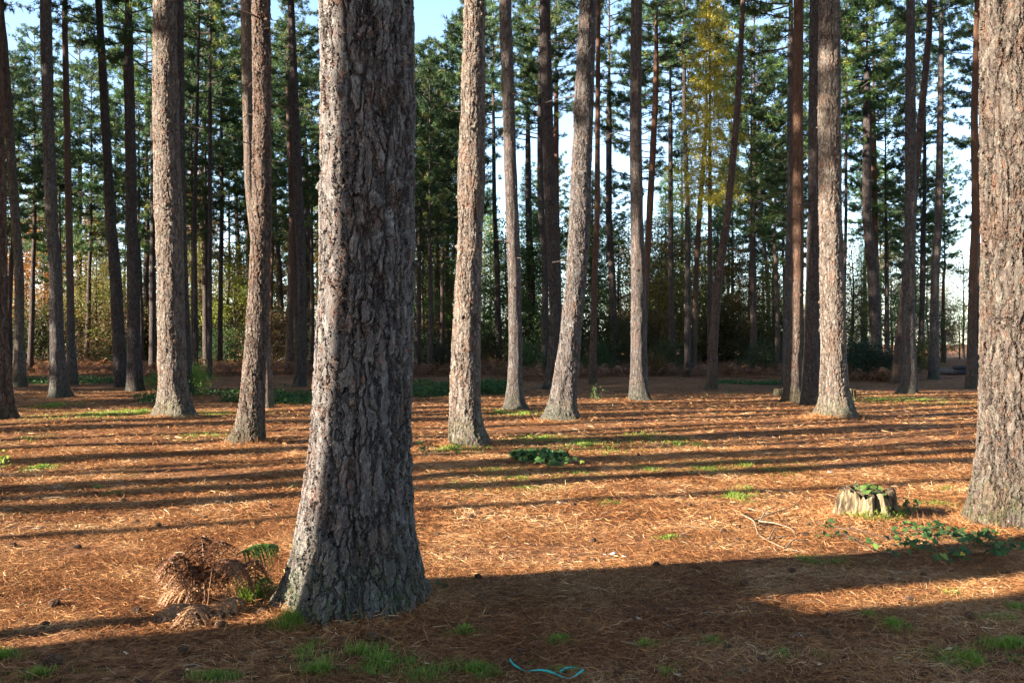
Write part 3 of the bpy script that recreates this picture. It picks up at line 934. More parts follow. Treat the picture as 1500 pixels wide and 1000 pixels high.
# understorey and woodland edge behind the pines
GREEN, OLIVE, GOLD, ORANGE, RUST, PALEB, DKGREEN = (.085, .14, .034), (.16, .165, .038), (.30, .215, .04), (.36, .17, .042), (.26, .125, .045), (.42, .37, .25), (.022, .052, .022)
US = [  # label, x px, distance, variant, scale, colour
 ('golden orange leaved tree glowing between the leftmost trunks', 60, 74, 0, 1.0, ORANGE), ('tall orange tree behind the dark leaning pine on the left', 128, 80, 2, .95, ORANGE),
 ('green gold beech between the third pine and the dark leaning pine', 140, 66, 1, .95, OLIVE), ('olive leaved tree low behind the dark leaning pine', 172, 72, 1, .8, OLIVE),
 ('rust leaved tree at the left edge behind the slim curved pine', 12, 70, 3, 1.1, RUST), ('olive gold tree just left of the bright ridged pine', 215, 78, 0, 1., OLIVE),
 ('rusty orange tree high behind the bright ridged pine', 292, 88, 2, 1.2, ORANGE), ('gold green tree behind the pencil thin pines', 300, 72, 1, 1., OLIVE),
 ('lit yellow green sapling left of the brown pine', 343, 66, 1, .85, (.20, .24, .03)), ('olive tree right of the brown pine', 412, 76, 0, .9, OLIVE),
 ('gold tinged tree close left of the foreground trunk', 455, 80, 0, 1.05, GOLD), ('dark green tree close right of the foreground trunk', 620, 66, 0, 1., GREEN),
 ('thin leaved tall tree right of the foreground trunk', 650, 80, 2, 1.05, OLIVE), ('pale half bare tree behind the swollen knotty pine', 705, 92, 3, 1.15, PALEB),
 ('green tree filling behind the straight grey brown pine', 745, 70, 1, 1.1, GREEN), ('dark green tree behind the dark thick pine', 795, 68, 0, .95, GREEN),
 ('olive green tree behind the leaning pine', 845, 74, 0, 1.0, OLIVE), ('leafy tree between the leaning pine and the purple grey pine', 905, 68, 1, 1.1, GREEN),
 ('gold flecked hazel right of the purple grey pine', 965, 64, 1, 1., (.16, .13, .022)), ('tall green tree behind the slender bent pine', 1000, 82, 2, .9, GREEN),
 ('gold flecked low tree left of the dark red slanting pine', 1030, 68, 1, .85, OLIVE), ('gold brown low tree before the dark spruce', 1085, 64, 1, .8, (.14, .10, .022)),
 ('pale buff tree right of the dark spruce', 1140, 86, 3, 1.1, PALEB), ('yellow brown low tree right of the thin pale stem', 1135, 66, 1, .75, OLIVE),
 ('fine leaved olive tree right of the pale flared pine', 1248, 76, 3, .95, OLIVE), ('green tree behind the curving dark pine', 1300, 80, 0, .85, GREEN),
 ('dark green low tree behind the straight dark pine', 1340, 70, 1, .8, GREEN), ('pale bare tree in the sunny gap at right', 1412, 104, 3, 1.15, PALEB),
 ('lime green bush like tree low in the sunny gap', 1405, 96, 1, .62, (.20, .22, .05)), ('beige tree at the far right beside the sunny gap', 1450, 110, 2, .9, PALEB),
 ('orange brown small tree right of the grey gap pine', 1385, 92, 1, .5, RUST), ('olive tree at the right edge behind the broad trunk', 1500, 78, 0, 1., OLIVE),
]
for j, (lab, px, Y, v, s, c) in enumerate(US):
    x = (px - CX) / F * Y
    b = rng.uniform(.9, 1.15)
    c = np.array(c) * (.95 if px < 470 else 1.05)
    mk.put(('leafy', v), leafy_tree(v), (x, Y, float(ground_z(x, Y))), rng.uniform(0, 6.28), (s * 1.2, s * 1.2, s * 1.35), lab, 'small trees behind the pines', tuple(np.array(c) * b) + (1,), None)
# denser unnamed growth closing the wood, then the far edge
k = 0
cols = [OLIVE, GREEN, RUST, GOLD, PALEB, GREEN, OLIVE]
for _ in range(3000):
    if k >= 66:
        break
    Y = rng.uniform(76, 100) if k < 46 else rng.uniform(112, 150)
    px = rng.uniform(-220, 1720)
    if 1380 < px < 1445 and Y < 112 or 1225 < px < 1262 and Y < 90:
        continue
    x = (px - CX) / F * Y
    if not free(x, Y, 2.6):
        continue
    taken.append((x, Y)); k += 1
    v = int(rng.integers(0, 4))
    left = px < 470
    c = np.array((cols if not left else [OLIVE, ORANGE, GOLD, RUST, OLIVE, GREEN])[int(rng.integers(0, 7 if not left else 6))]) * rng.uniform(.8, 1.2)
    if left:
        c = c * .9
    if px > 1220:
        c = np.array(PALEB) * rng.uniform(.7, 1.1)
    mk.put(('leafy', v), leafy_tree(v), (x, Y, float(ground_z(x, Y))), rng.uniform(0, 6.28), rng.uniform(.8, 1.25), 'small broadleaf tree in the thicket far behind the pine trunks',
           'trees of the far thicket', (*c, 1), None)

# conifers one can pick out
for (lab, px, Y, s, mesh, kind, cat, c) in [
    ('dark drooping spruce standing right of the dark red slanting pine', 1106, 74, 1.15, 0, 'spruce_tree', 'spruce', (.75, .95, 1.1)),
    ('young green spruce peeping over bushes right of the pale flared pine', 1262, 84, .72, 1, 'spruce_tree', 'spruce', (1.3, 1.5, 1.2)),
    ('dark spruce rising between foreground trunk and swollen knotty pine', 640, 88, 1.35, 1, 'spruce_tree', 'spruce', (1, 1.1, 1.1)),
    ('slim spruce behind the straight grey brown pine', 772, 92, 1.3, 0, 'spruce_tree', 'spruce', (1, 1.15, 1.3)),
    ('slim dark spruce right of the purple grey pine', 975, 90, 1.25, 1, 'spruce_tree', 'spruce', (1, 1.1, 1.2)),
    ('bright yellow larch hanging over the upper middle right', 1040, 45, 1.22, 0, 'larch_tree', 'larch', (.66, .60, .085)),
    ('dull gold larch behind the foreground trunk on its right side', 655, 72, 1.5, 1, 'larch_tree', 'larch', (.20, .17, .035)),
    ('orange larch glowing beside the third straight pine', 118, 90, .95, 1, 'larch_tree', 'larch', (.42, .20, .05)),
    ('coppery larch high between bright ridged pine and brown pine', 283, 84, 1.3, 0, 'larch_tree', 'larch', (.36, .19, .05))]:
    x = (px - CX) / F * Y
    me = (spruce_mesh if cat == 'spruce' else larch_mesh)[mesh]
    o = conifer(kind, me, 13.8, cat)()
    o.location = (x, Y, float(ground_z(x, Y))); o.scale = (s * .9, s * .9, s); o.rotation_euler = (0, 0, rng.uniform(0, 6))
    o['label'] = lab
    for ch in o.children:
        if ch.name.startswith('crown'):
            ch.color = (*c, 1)
            if 'bright yellow' in lab:
                ch.data = larch_full; ch.location.z = 6.6; ch.scale = (.70, .70, .76)
        elif 'bright yellow' in lab:
            ch.scale = (.8, .8, 1.2)

# more young spruces filling the middle height between the trunks
k = 0
for _ in range(2000):
    if k >= 15:
        break
    Y = rng.uniform(70, 100); px = rng.uniform(-150, 1700)
    if 1225 < px < 1262 or 1380 < px < 1445 or rng.random() < .5 and not 580 < px < 1130:
        continue
    x = (px - CX) / F * Y
    if not free(x, Y, 2.4):
        continue
    taken.append((x, Y)); k += 1
    v = int(rng.integers(0, 2)); s = rng.uniform(.75, 1.35)
    b = rng.uniform(.8, 1.35)
    mk.put(('spruce', v), conifer('spruce_tree', spruce_mesh[v], 13.8, 'spruce'), (x, Y, float(ground_z(x, Y))), rng.uniform(0, 6.28), (s * .95, s * .95, s),
           'green spruce filling the middle height far behind the pine trunks', 'spruces of the far thicket', (b, b * 1.05, b * rng.uniform(.8, 1.2), 1), (.7, .6, .55, 0))

# ------------------------------------------------------------------ bushes
def bush(name, label, px, Y, v, s, c, cat='bush'):
    x = (px - CX) / F * Y
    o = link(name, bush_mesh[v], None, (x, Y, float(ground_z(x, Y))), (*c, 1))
    o.rotation_euler = (0, 0, rng.uniform(0, 6)); o.scale = (s, s, s if np.isscalar(s) else s)
    tag(o, label, cat, 'bushes at the foot of the trees')
    return o

bush('evergreen_bush', 'dark evergreen bush under the curving dark pine', 1275, 46, 0, .75, (.02, .05, .024))
bush('evergreen_bush', 'dark evergreen bush right of the pale flared pine', 1252, 48, 0, .7, (.02, .048, .022))
bush('evergreen_bush', 'low evergreen bush left of the straight dark pine', 1302, 45, 1, .8, (.022, .05, .024))
bush('leafy_bush', 'yellowish bush between the straight dark pine and the grey gap pine', 1348, 54, 1, .9, (.10, .10, .02))
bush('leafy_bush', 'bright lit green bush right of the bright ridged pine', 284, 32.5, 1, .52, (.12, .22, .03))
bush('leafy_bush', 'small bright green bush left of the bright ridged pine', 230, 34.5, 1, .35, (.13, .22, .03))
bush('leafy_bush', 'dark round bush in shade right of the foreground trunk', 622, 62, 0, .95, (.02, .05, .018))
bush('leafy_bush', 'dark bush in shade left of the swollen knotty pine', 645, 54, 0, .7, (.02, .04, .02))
bush('leafy_bush', 'dark green bush beside the slender red brown pine', 880, 52, 0, .7, (.03, .07, .02))
bush('leafy_bush', 'olive bush in the shade below the gold flecked hazel', 975, 54, 0, .75, (.045, .07, .018))
bush('leafy_bush', 'orange tinged bush near the slender bent pine', 962, 50, 1, .6, (.14, .09, .02))
bush('leafy_bush', 'dark bush between the slanting pine and the grey pine', 1110, 52, 0, .7, (.035, .055, .018))
bush('leafy_bush', 'green bush low behind the straight grey brown pine', 770, 50, 1, .9, (.04, .09, .02))
for j in range(54):
    px, Y = rng.uniform(-80, 1330), rng.uniform(57, 86)
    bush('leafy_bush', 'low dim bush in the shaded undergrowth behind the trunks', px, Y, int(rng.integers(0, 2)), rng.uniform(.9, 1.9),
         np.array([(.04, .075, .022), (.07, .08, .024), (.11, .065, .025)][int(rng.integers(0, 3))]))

# small seedlings on the floor
def seedling(label, px, py, h, mat, n, tint, seed, spread=.5):
    r2 = np.random.default_rng(seed)
    x, y, z = on_ground(px, py)
    g = Geo()
    for s in range(max(2, n // 8)):
        a = r2.uniform(0, 6.28); hh = h * r2.uniform(.6, 1)
        e = np.array([math.cos(a) * h * spread * r2.uniform(.2, 1), math.sin(a) * h * spread * r2.uniform(.2, 1), hh])
        tube(g, [(0, 0, -.02), e * .5 + [0, 0, hh * .1], e], [.004, .003, .002], 4, 1)
        m = 8
        p = e * r2.uniform(.35, 1.05, m)[:, None] + r2.normal(0, .03 + h * .06, (m, 3))
        p[:, 2] = np.maximum(p[:, 2], .01)
        leaves(g, p, rdir(r2, m) * .5 + np.array([0, -.2, .8]), r2.uniform(.05, .09, m), np.clip(tint + r2.normal(0, .1, m), 0, 1), r2)
    o = link('seedling', g.mesh('seedling', [mat, M['twig']]), None, (x, y, z))
    tag(o, label, 'seedling', 'seedlings on the needle floor')

seedling('small yellow leaved seedling at the left edge', 3, 684, .22, M['moss'], 34, .75, 1)
seedling('upright green seedling right of the leaning pine', 872, 588, .55, M['herb'], 48, .8, 2)
seedling('tiny green seedling right of the purple grey pine', 1070, 581, .35, M['herb'], 28, .6, 3)
seedling('green seedling against the foot of the foreground trunk', 620, 668, .2, M['herb'], 30, .5, 4)
seedling('pale seedling at the foot of the swollen knotty pine', 668, 668, .22, M['grass'], 30, .75, 5)
seedling('small green seedling in the litter right of the middle', 992, 645, .14, M['herb'], 20, .8, 6)

# ------------------------------------------------------------------ ground cover masses
def herb_patch(g, px, py, rx, ry, n, h, seed):
    r2 = np.random.default_rng(seed)
    x0, y0, _ = on_ground(px, py)
    a = r2.uniform(0, 6.28, n); q = np.sqrt(r2.uniform(0, 1, n))
    x = x0 + np.cos(a) * q * rx; y = y0 + np.sin(a) * q * ry
    keep = noise3(x * .9, y * .9, 0, seed) > -.35
    x, y = x[keep], y[keep]; n = len(x)
    z = ground_z(x, y) + r2.uniform(0.02, 1, n) ** 1.4 * h * (.6 + .6 * np.clip(noise3(x * 1.3, y * 1.3, 0, seed + 1), 0, 1))
    leaves(g, np.stack([x, y, z], 1), rdir(r2, n) * .7 + np.array([0, -.1, .7]), r2.uniform(.05, .11, n), np.clip(r2.normal(.5, .2, n), 0, 1), r2)

g = Geo()
herb_patch(g, 360, 582, 3.2, 3.0, 9000, .30, 1)
herb_patch(g, 440, 584, 1.7, 2.4, 5000, .32, 2)
herb_patch(g, 640, 575, 1.9, 3.0, 9000, .42, 3)
herb_patch(g, 722, 574, 1.0, 2.6, 6000, .5, 4)
herb_patch(g, 790, 674, .42, .62, 1500, .16, 5)
herb_patch(g, 815, 680, .22, .35, 600, .12, 6)
herb_patch(g, 130, 560, 3.0, 3.0, 5000, .25, 7)
herb_patch(g, 1120, 562, 2.6, 1.5, 3000, .2, 8)
tag(link('ground_cover', g.mesh('ground_cover', [M['herb']])), 'low leafy green herbs in shaded patches', kind='stuff')

# dead bracken mass
def frond(g, base, az, L, arch, rng, detail, tint, npin=16, mat=0, droop=1.05, reach=.75):
    s = np.linspace(0, 1, 9)
    dx = np.array([math.cos(az), math.sin(az), 0])
    up = L * (arch * s - arch * droop * s ** 2.2)
    out = L * (s * reach)
    pts = base + np.outer(out, dx); pts[:, 2] += up
    if detail:
        tube(g, pts, np.linspace(.004, .0012, 9), 4, mat, tint + .1)
    ss = np.linspace(.22, .98, npin)
    c = np.stack([np.interp(ss, s, pts[:, j]) for j in range(3)], 1)
    sd = np.array([-dx[1], dx[0], 0])
    w = L * .30 * np.sin(np.pi * (1 - ss) ** .75) ** .8 + .01
    for side in (-1, 1):
        d = side * sd * .9 + dx * .45 + rng.normal(0, .12, (npin, 3)) - np.array([0, 0, .25])
        if not detail:
            dn = d / np.linalg.norm(d, axis=1, keepdims=True)
            pr = np.cross(dn, [0, 0, 1.]) * (L * .052)
            v = np.stack([c - pr, c + pr, c + dn * w[:, None]], 1).reshape(-1, 3)
            g.add(v, np.arange(3 * npin).reshape(-1, 3), None, np.clip(tint + np.repeat(rng.normal(0, .1, npin), 3), 0, 1), mat)
        else:
            for i in range(npin):
                dn = d[i] / np.linalg.norm(d[i])
                m = max(3, int(w[i] / .017))
                q = (np.arange(m) + .5) / m
                curl_k = rng.uniform(.2, .95)
                curl = np.array([0, 0, -1.]) * (q ** 2)[:, None] * w[i] * curl_k
                p = c[i] + np.outer(q * w[i], dn) + curl
                nq = 6
                qq = np.linspace(0, 1, nq)
                cc = c[i] + np.outer(qq * w[i], dn) + np.array([0, 0, -1.]) * (qq ** 2)[:, None] * w[i] * curl_k
                wd = (.0085 * (1 - qq) + .002)[:, None] * np.cross(dn, [0, 0, 1.])
                vv = np.stack([cc - wd, cc + wd], 1).reshape(-1, 3)
                g.add(vv, None, [[2 * a, 2 * a + 1, 2 * a + 3, 2 * a + 2] for a in range(nq - 1)], np.clip(tint + rng.normal(0, .1), 0, 1), mat)
                for s2 in (-1, 1):
                    dd = s2 * np.cross(dn, [0, 0, 1.]) + dn * .6 + rng.normal(0, .25, (m, 3))
                    blades(g, p, dd, .008 + .024 * (1 - q) * min(1, w[i] / .1), .013, np.clip(tint + rng.normal(0, .12, m), 0, 1), rng, mat)

r3 = np.random.default_rng(5)
g = Geo()
cnt = 0
while cnt < 9500:
    Y = 43 + 47 * r3.random() ** 1.4; px = r3.uniform(-120, 1620)
    edge = 44 + 5 * noise3(px / 130., 3.3, 0, 8) + (4 if px < 480 else 0)
    if Y < edge or 1320 < px < 1480 and Y < 75 or 1375 < px < 1450 or (600 < px < 760 and Y < 48):
        continue
    x = (px - CX) / F * Y
    base = np.array([x, Y, float(ground_z(x, Y)) - .02])
    t = np.clip(.45 + .35 * noise3(x * .4, Y * .4, 0, 4) + r3.normal(0, .12), 0, 1)
    frond(g, base, r3.uniform(0, 6.28), r3.uniform(.5, 1.0), r3.uniform(1.5, 2.8), r3, False, t, 11)
    cnt += 1
tag(link('bracken', g.mesh('bracken', [M['bracken']])), 'brown dead bracken covering the floor under the far trees', kind='stuff')

# bracken clump left of the foreground trunk
x0, y0, z0 = on_ground(328, 888)
root = empty('bracken_fern', (x0, y0, z0))
tag(root, 'withered brown bracken clump with one green frond beside the foreground trunk', 'fern')
r4 = np.random.default_rng(12)
for j in range(20):
    g = Geo()
    b = np.array([r4.normal(-.03, .15), r4.normal(.0, .12), -.01])
    if j < 6:       # collapsed fronds trailing down on the left side
        frond(g, b + [-.05, -.05, 0], r4.uniform(2.6, 4.6), r4.uniform(.42, .6), r4.uniform(.5, .9), r4, True, r4.uniform(.6, .95), 13)
    else:
        frond(g, b, r4.uniform(0, 6.28), r4.uniform(.36, .54), r4.uniform(1.5, 2.2), r4, True, r4.uniform(.1, .6), 14, 0, r4.uniform(.55, .85), r4.uniform(.3, .6))
    link('frond', g.mesh('frond', [M['fern']]), root)
g = Geo()
frond(g, np.array([.05, .05, .30]), .25, .36, .55, r4, True, .8, 16, 0, .7)
tag(link('frond', g.mesh('frond_green', [M['herb']]), root), 'green living frond reaching right')
g = Geo()
frond(g, np.array([.20, -.02, .02]), 1.1, .24, 2.2, r4, True, .9, 14)
tag(link('frond', g.mesh('frond_pale', [M['herb']]), root), 'pale green upright frond')

# ------------------------------------------------------------------ grass
def grass_patch(g, px, py, rx, ry, n, h, seed, tint=.5, w=.0045):
    r2 = np.random.default_rng(seed)
    x0, y0, _ = on_ground(px, py)
    q = np.abs(r2.normal(0, .8, n)); a = r2.uniform(0, 6.28, n)
    x = x0 + np.cos(a) * q * rx; y = y0 + np.sin(a) * q * ry
    keep = noise3(x * 7, y * 7, 0, seed) + .5 * noise3(x * 2, y * 2, 0, seed + 1) > r2.normal(-.02, .22, n)
    x, y, q = x[keep], y[keep], q[keep]; n = len(x)
    p = np.stack([x, y, ground_z(x, y) - .005], 1)
    d = rdir(r2, n) * .75; d[:, 2] = np.abs(d[:, 2]) * .5 + .75
    L = h * r2.uniform(.45, 1.15, n) * np.clip(1.2 - q * .5, .4, 1.2)
    d, a_, b_ = frame(d)
    s = a_ * (w * .5)
    mid = p + d * L[:, None] * .55
    bend = rdir(r2, n) * .6; bend[:, 2] = -.15
    tip = mid + (d + bend) * L[:, None] * .45
    v = np.stack([p - s, p + s, mid + s * .8, mid - s * .8, tip], 1).reshape(-1, 3)
    i = np.arange(n)[:, None] * 5
    g.add(v, i + np.array([[3, 2, 4]]), i + np.array([[0, 1, 2, 3]]), np.repeat(np.clip(tint + r2.normal(0, .18, n), 0, 1), 5))

g = Geo()
for j, (px, py, rx, ry, n, h, t) in enumerate([
    (497, 958, .17, .14, 700, .075, .5), (425, 918, .10, .10, 340, .085, .5), (362, 885, .035, .03, 60, .20, .62), (375, 878, .05, .04, 50, .16, .6),
    (690, 985, .28, .16, 500, .055, .45), (740, 912, .10, .08, 180, .045, .55), (680, 928, .09, .1, 150, .05, .5), (600, 985, .25, .18, 420, .06, .42),
    (470, 985, .3, .15, 320, .05, .42), (560, 970, .2, .2, 200, .05, .42),
    (820, 940, .10, .08, 120, .04, .45), (945, 947, .10, .06, 190, .05, .5), (830, 985, .08, .05, 120, .05, .5), (975, 985, .06, .06, 90, .05, .5), (1010, 975, .08, .06, 90, .04, .4),
    (1165, 955, .10, .07, 190, .06, .5), (1310, 916, .12, .12, 220, .05, .48), (1275, 903, .07, .07, 80, .04, .5), (1425, 962, .22, .16, 420, .05, .45), (1480, 945, .2, .14, 300, .05, .5),
    (1490, 890, .12, .12, 200, .05, .5), (1465, 905, .2, .14, 160, .04, .5), (1380, 868, .35, .14, 260, .035, .62), (1330, 845, .10, .10, 100, .03, .5),
    (1235, 822, .30, .26, 900, .028, .42), (1180, 818, .12, .12, 250, .028, .45), (1040, 940, .2, .1, 120, .04, .4), (1120, 990, .2, .1, 120, .04, .4),
    (1075, 726, .18, .4, 520, .045, .62), (980, 789, .14, .16, 170, .03, .55), (890, 738, .12, .25, 260, .04, .6), (1095, 716, .3, .5, 200, .035, .6),
    (1200, 706, .12, .2, 150, .035, .6), (1390, 714, .25, .3, 240, .035, .6), (1370, 735, .4, .3, 160, .03, .6),
    (950, 688, .30, .5, 420, .05, .6), (1100, 684, .7, .9, 900, .05, .42), (1030, 686, .6, .6, 420, .045, .42), (860, 653, .7, 1.2, 520, .06, .62), (795, 643, .5, 1.0, 400, .06, .6),
    (1000, 650, .5, .8, 140, .06, .55), (940, 640, .5, 1.2, 160, .06, .55), (760, 700, .7, .8, 380, .035, .5), (680, 712, .6, .8, 360, .035, .45), (720, 690, .8, .7, 260, .035, .45),
    (770, 715, .8, .5, 260, .035, .45), (840, 695, .5, .5, 150, .035, .5),
    (145, 607, 1.3, 1.6, 900, .06, .68), (185, 602, .6, 1.2, 300, .06, .6), (210, 605, .3, .6, 150, .10, .62), (330, 605, 1.2, 1.2, 500, .05, .55), (80, 592, .6, .9, 260, .08, .5),
    (40, 645, .25, .5, 90, .05, .6), (60, 680, .22, .3, 120, .05, .5), (170, 720, .35, .35, 200, .035, .45), (140, 710, .2, .2, 90, .05, .6), (245, 715, .2, .2, 90, .035, .5),
    (300, 640, .5, .8, 150, .05, .55), (430, 712, .08, .08, 40, .05, .6), (1350, 586, 1.0, 2.4, 800, .06, .72), (1290, 585, 1.0, 1.6, 300, .06, .6),
    (700, 655, .25, .6, 200, .08, .6), (660, 662, .2, .3, 160, .09, .65), (730, 602, .5, 1., 200, .06, .6), (770, 605, .4, .8, 150, .08, .6), (5, 963, .1, .08, 90, .06, .55),
    (60, 990, .2, .1, 90, .05, .5), (320, 995, .2, .08, 140, .04, .45), (560, 900, .1, .1, 60, .04, .4)]):
    grass_patch(g, px, py, rx * 1.15, ry * 1.15, int(n * 4.6), h * 1.25, 300 + j, t + .08, .0045 if py > 800 else (.007 if py > 680 else .014))
tag(link('grass', g.mesh('grass', [M['grass']])), 'short green grass in scattered tufts on the litter', kind='stuff')

# ------------------------------------------------------------------ needle litter
def litter(g, n, y0, y1, lmin, lmax, wid, seed, lift):
    r2 = np.random.default_rng(seed)
    y = np.sqrt(r2.uniform(y0 * y0, y1 * y1, n))
    x = y * r2.uniform(-.58, .58, n)
    keep = r2.random(n) < np.clip(.74 + 1.15 * fbm(x * 1.1, y * 1.1, 0, 9, 3), .08, 1)
    x, y = x[keep], y[keep]; n = len(x)
    ang = 1.6 * noise3(x * 1.7, y * 1.7, 0, 5) + r2.normal(0, 1.3, n)
    L = r2.uniform(lmin, lmax, n)
    d = np.stack([np.cos(ang), np.sin(ang), r2.normal(.0, .22, n)], 1)
    z = ground_z(x, y) + np.abs(r2.normal(0, lift, n)) + .003
    p = np.stack([x, y, z], 1)
    sd = np.stack([-np.sin(ang), np.cos(ang), r2.normal(0, .5, n)], 1) * (wid * r2.uniform(.6, 1.2, n) * .5)[:, None]
    h = d * L[:, None] * .5
    bow = np.stack([-np.sin(ang), np.cos(ang), np.full(n, .35)], 1) * (L * r2.normal(0, .10, n))[:, None]
    a, b, c = p - h, p + bow, p + h
    a[:, 2] = np.maximum(a[:, 2], ground_z(a[:, 0], a[:, 1]) - .002)
    c[:, 2] = np.maximum(c[:, 2], ground_z(c[:, 0], c[:, 1]) - .002)
    v = np.stack([a - sd, a + sd, b + sd, b - sd, c + sd * .4, c - sd * .4], 1).reshape(-1, 3)
    i = np.arange(n)[:, None] * 6
    q = np.concatenate([i + np.array([[0, 1, 2, 3]]), i + np.array([[3, 2, 4, 5]])])
    t = np.clip(.42 + .22 * noise3(x * 2.2, y * 2.2, 0, 6) + r2.normal(0, .2, n) + .24 * (r2.random(n) < .045), 0, 1)
    g.add(v, None, q, np.repeat(t, 6))

g = Geo()
litter(g, 290000, 4.4, 9.0, .045, .115, .0024, 1, .010)
litter(g, 250000, 9.0, 16., .06, .15, .0040, 2, .012)
litter(g, 150000, 16., 34., .08, .18, .0075, 3, .016)
def skirt(g, mx, my, mr, n, seed, wid):
    r2 = np.random.default_rng(seed)
    a = r2.uniform(0, 6.28, n); q = mr * .85 + np.abs(r2.normal(0, .26, n))
    x, y = mx + np.cos(a) * q, my + np.sin(a) * q
    d = rdir(r2, n); d[:, 2] = np.abs(d[:, 2]) * .45
    p = np.stack([x, y, ground_z(x, y) + np.abs(r2.normal(0, .018, n))], 1)
    blades(g, p, d, r2.uniform(.05, .13, n), wid, np.clip(r2.normal(.42, .2, n), 0, 1), r2)
    m = n // 5
    a = r2.uniform(0, 6.28, m); q = mr + np.abs(r2.normal(0, .2, m))
    x, y = mx + np.cos(a) * q, my + np.sin(a) * q
    leaves(g, np.stack([x, y, ground_z(x, y) + .012], 1), rdir(r2, m) * .6 + np.array([0, 0, .8]), r2.uniform(.02, .055, m), np.clip(r2.normal(.12, .1, m), 0, 1), r2)

for j, (mx, my, mr, mh) in enumerate(MOUNDS):
    skirt(g, mx, my, mr, 3600 if my < 12 else 2200, 60 + j, .0035 if my < 12 else .007)
tag(link('needle_litter', g.mesh('needle_litter', [M['litter']])), 'fallen orange brown pine needles strewn over the floor', kind='stuff')

# ------------------------------------------------------------------ stumps
def stump(label, px, py, rb, rt, h, seed, moss=True, cleft=True, wood='stumpwood'):
    r2 = np.random.default_rng(seed)
    x, y, z = on_ground(px, py)
    root = empty('tree_stump', (x, y, z))
    tag(root, label, 'stump')
    sides, rings = 180, 46
    th = np.arange(sides) / sides * 2 * np.pi
    u = np.linspace(-.15, 1, rings)
    TH, U = np.meshgrid(th, u)
    uu = np.clip(U, 0, 1)
    rad = rb + (rt - rb) * uu ** .55
    ridge = fbm(np.cos(TH) * 4.2, np.sin(TH) * 4.2, uu * .35 + seed, seed, 3)
    fine = noise3(np.cos(TH) * 17, np.sin(TH) * 17, uu * .8, seed + 3)
    rad = rad * (1 + .26 * ridge + .07 * fine + .13 * np.exp(-uu / .14) * noise3(np.cos(TH) * 2.4, np.sin(TH) * 2.4, seed, seed + 6))
    if cleft:
        rad = rad * (1 - .42 * np.exp(-((TH - 4.78) / .075) ** 2) * np.clip(uu * 2.2, .25, 1) - .18 * np.exp(-((TH - 5.3) / .06) ** 2))
    topz = h * (1 + .34 * fbm(np.cos(th) * 2.6, np.sin(th) * 2.6, seed + .5, seed + 9, 3) + .14 * noise3(np.cos(th) * 11, np.sin(th) * 11, 0, seed))
    Z = U * topz[None]
    g = Geo()
    v = np.stack([rad * np.cos(TH), rad * np.sin(TH), Z], -1)
    inner = []
    for f, dz in ((.86, -.01), (.6, -.05), (.3, -.06), (.02, -.05)):
        rr = rad[-1] * f
        zz = topz + dz * (1 + .6 * fbm(np.cos(th) * f * 6, np.sin(th) * f * 6, 2., seed + 4, 2))
        inner.append(np.stack([rr * np.cos(th), rr * np.sin(th), zz], -1))
    v = np.concatenate([v, np.array(inner)]).reshape(-1, 3)
    n = rings + 4
    i = np.arange(n - 1)[:, None] * sides; k = np.arange(sides)[None]; k2 = (k + 1) % sides
    qs = np.stack([i + k, i + k2, i + sides + k2, i + sides + k], -1).reshape(-1, 4)
    cut = (rings - 1) * sides
    g.add(v, None, qs[:cut]); g.f4.append(qs[cut:]); g.m4.append(np.full(len(qs) - cut, 1))
    link('wood', g.mesh('stump_wood', [M[wood], M['rot']], True), root)
    if moss:
        g = Geo()
        m = 4200
        a = np.concatenate([r2.normal(4.45, .36, m * 2 // 3), r2.normal(5.65, .22, m - m * 2 // 3)])
        rr = rb * r2.uniform(.96, 1.16, m)
        p = np.stack([rr * np.cos(a), rr * np.sin(a), np.abs(r2.normal(0, .03, m)) * np.clip(1.6 - (rr / rb - .96) * 8, .2, 1.6)], 1)
        d = rdir(r2, m) * .6; d[:, 2] = np.abs(d[:, 2]) + .5
        blades(g, p, d, r2.uniform(.012, .03, m), .006, np.clip(r2.normal(.6, .22, m), 0, 1), r2)
        link('moss', g.mesh('stump_moss', [M['moss']]), root)
    return x, y, z

sx, sy, sz = stump('split weathered pale stump with bright moss at its foot', 1270, 757, .315, .245, .235, 3)
stump('small pale stump seen right of the pale flared pine', 1246, 580, .17, .14, .26, 5, False)
stump('dark low stump left of the red topped pine', 1141, 578, .20, .15, .22, 8, False, False, 'darkstump')
# unseen stump added beyond the left edge to cast a shadow across the corner
stump('unseen stump added outside the left edge to cast a shadow', -75, 938, .13, .10, .75, 9, False, False)


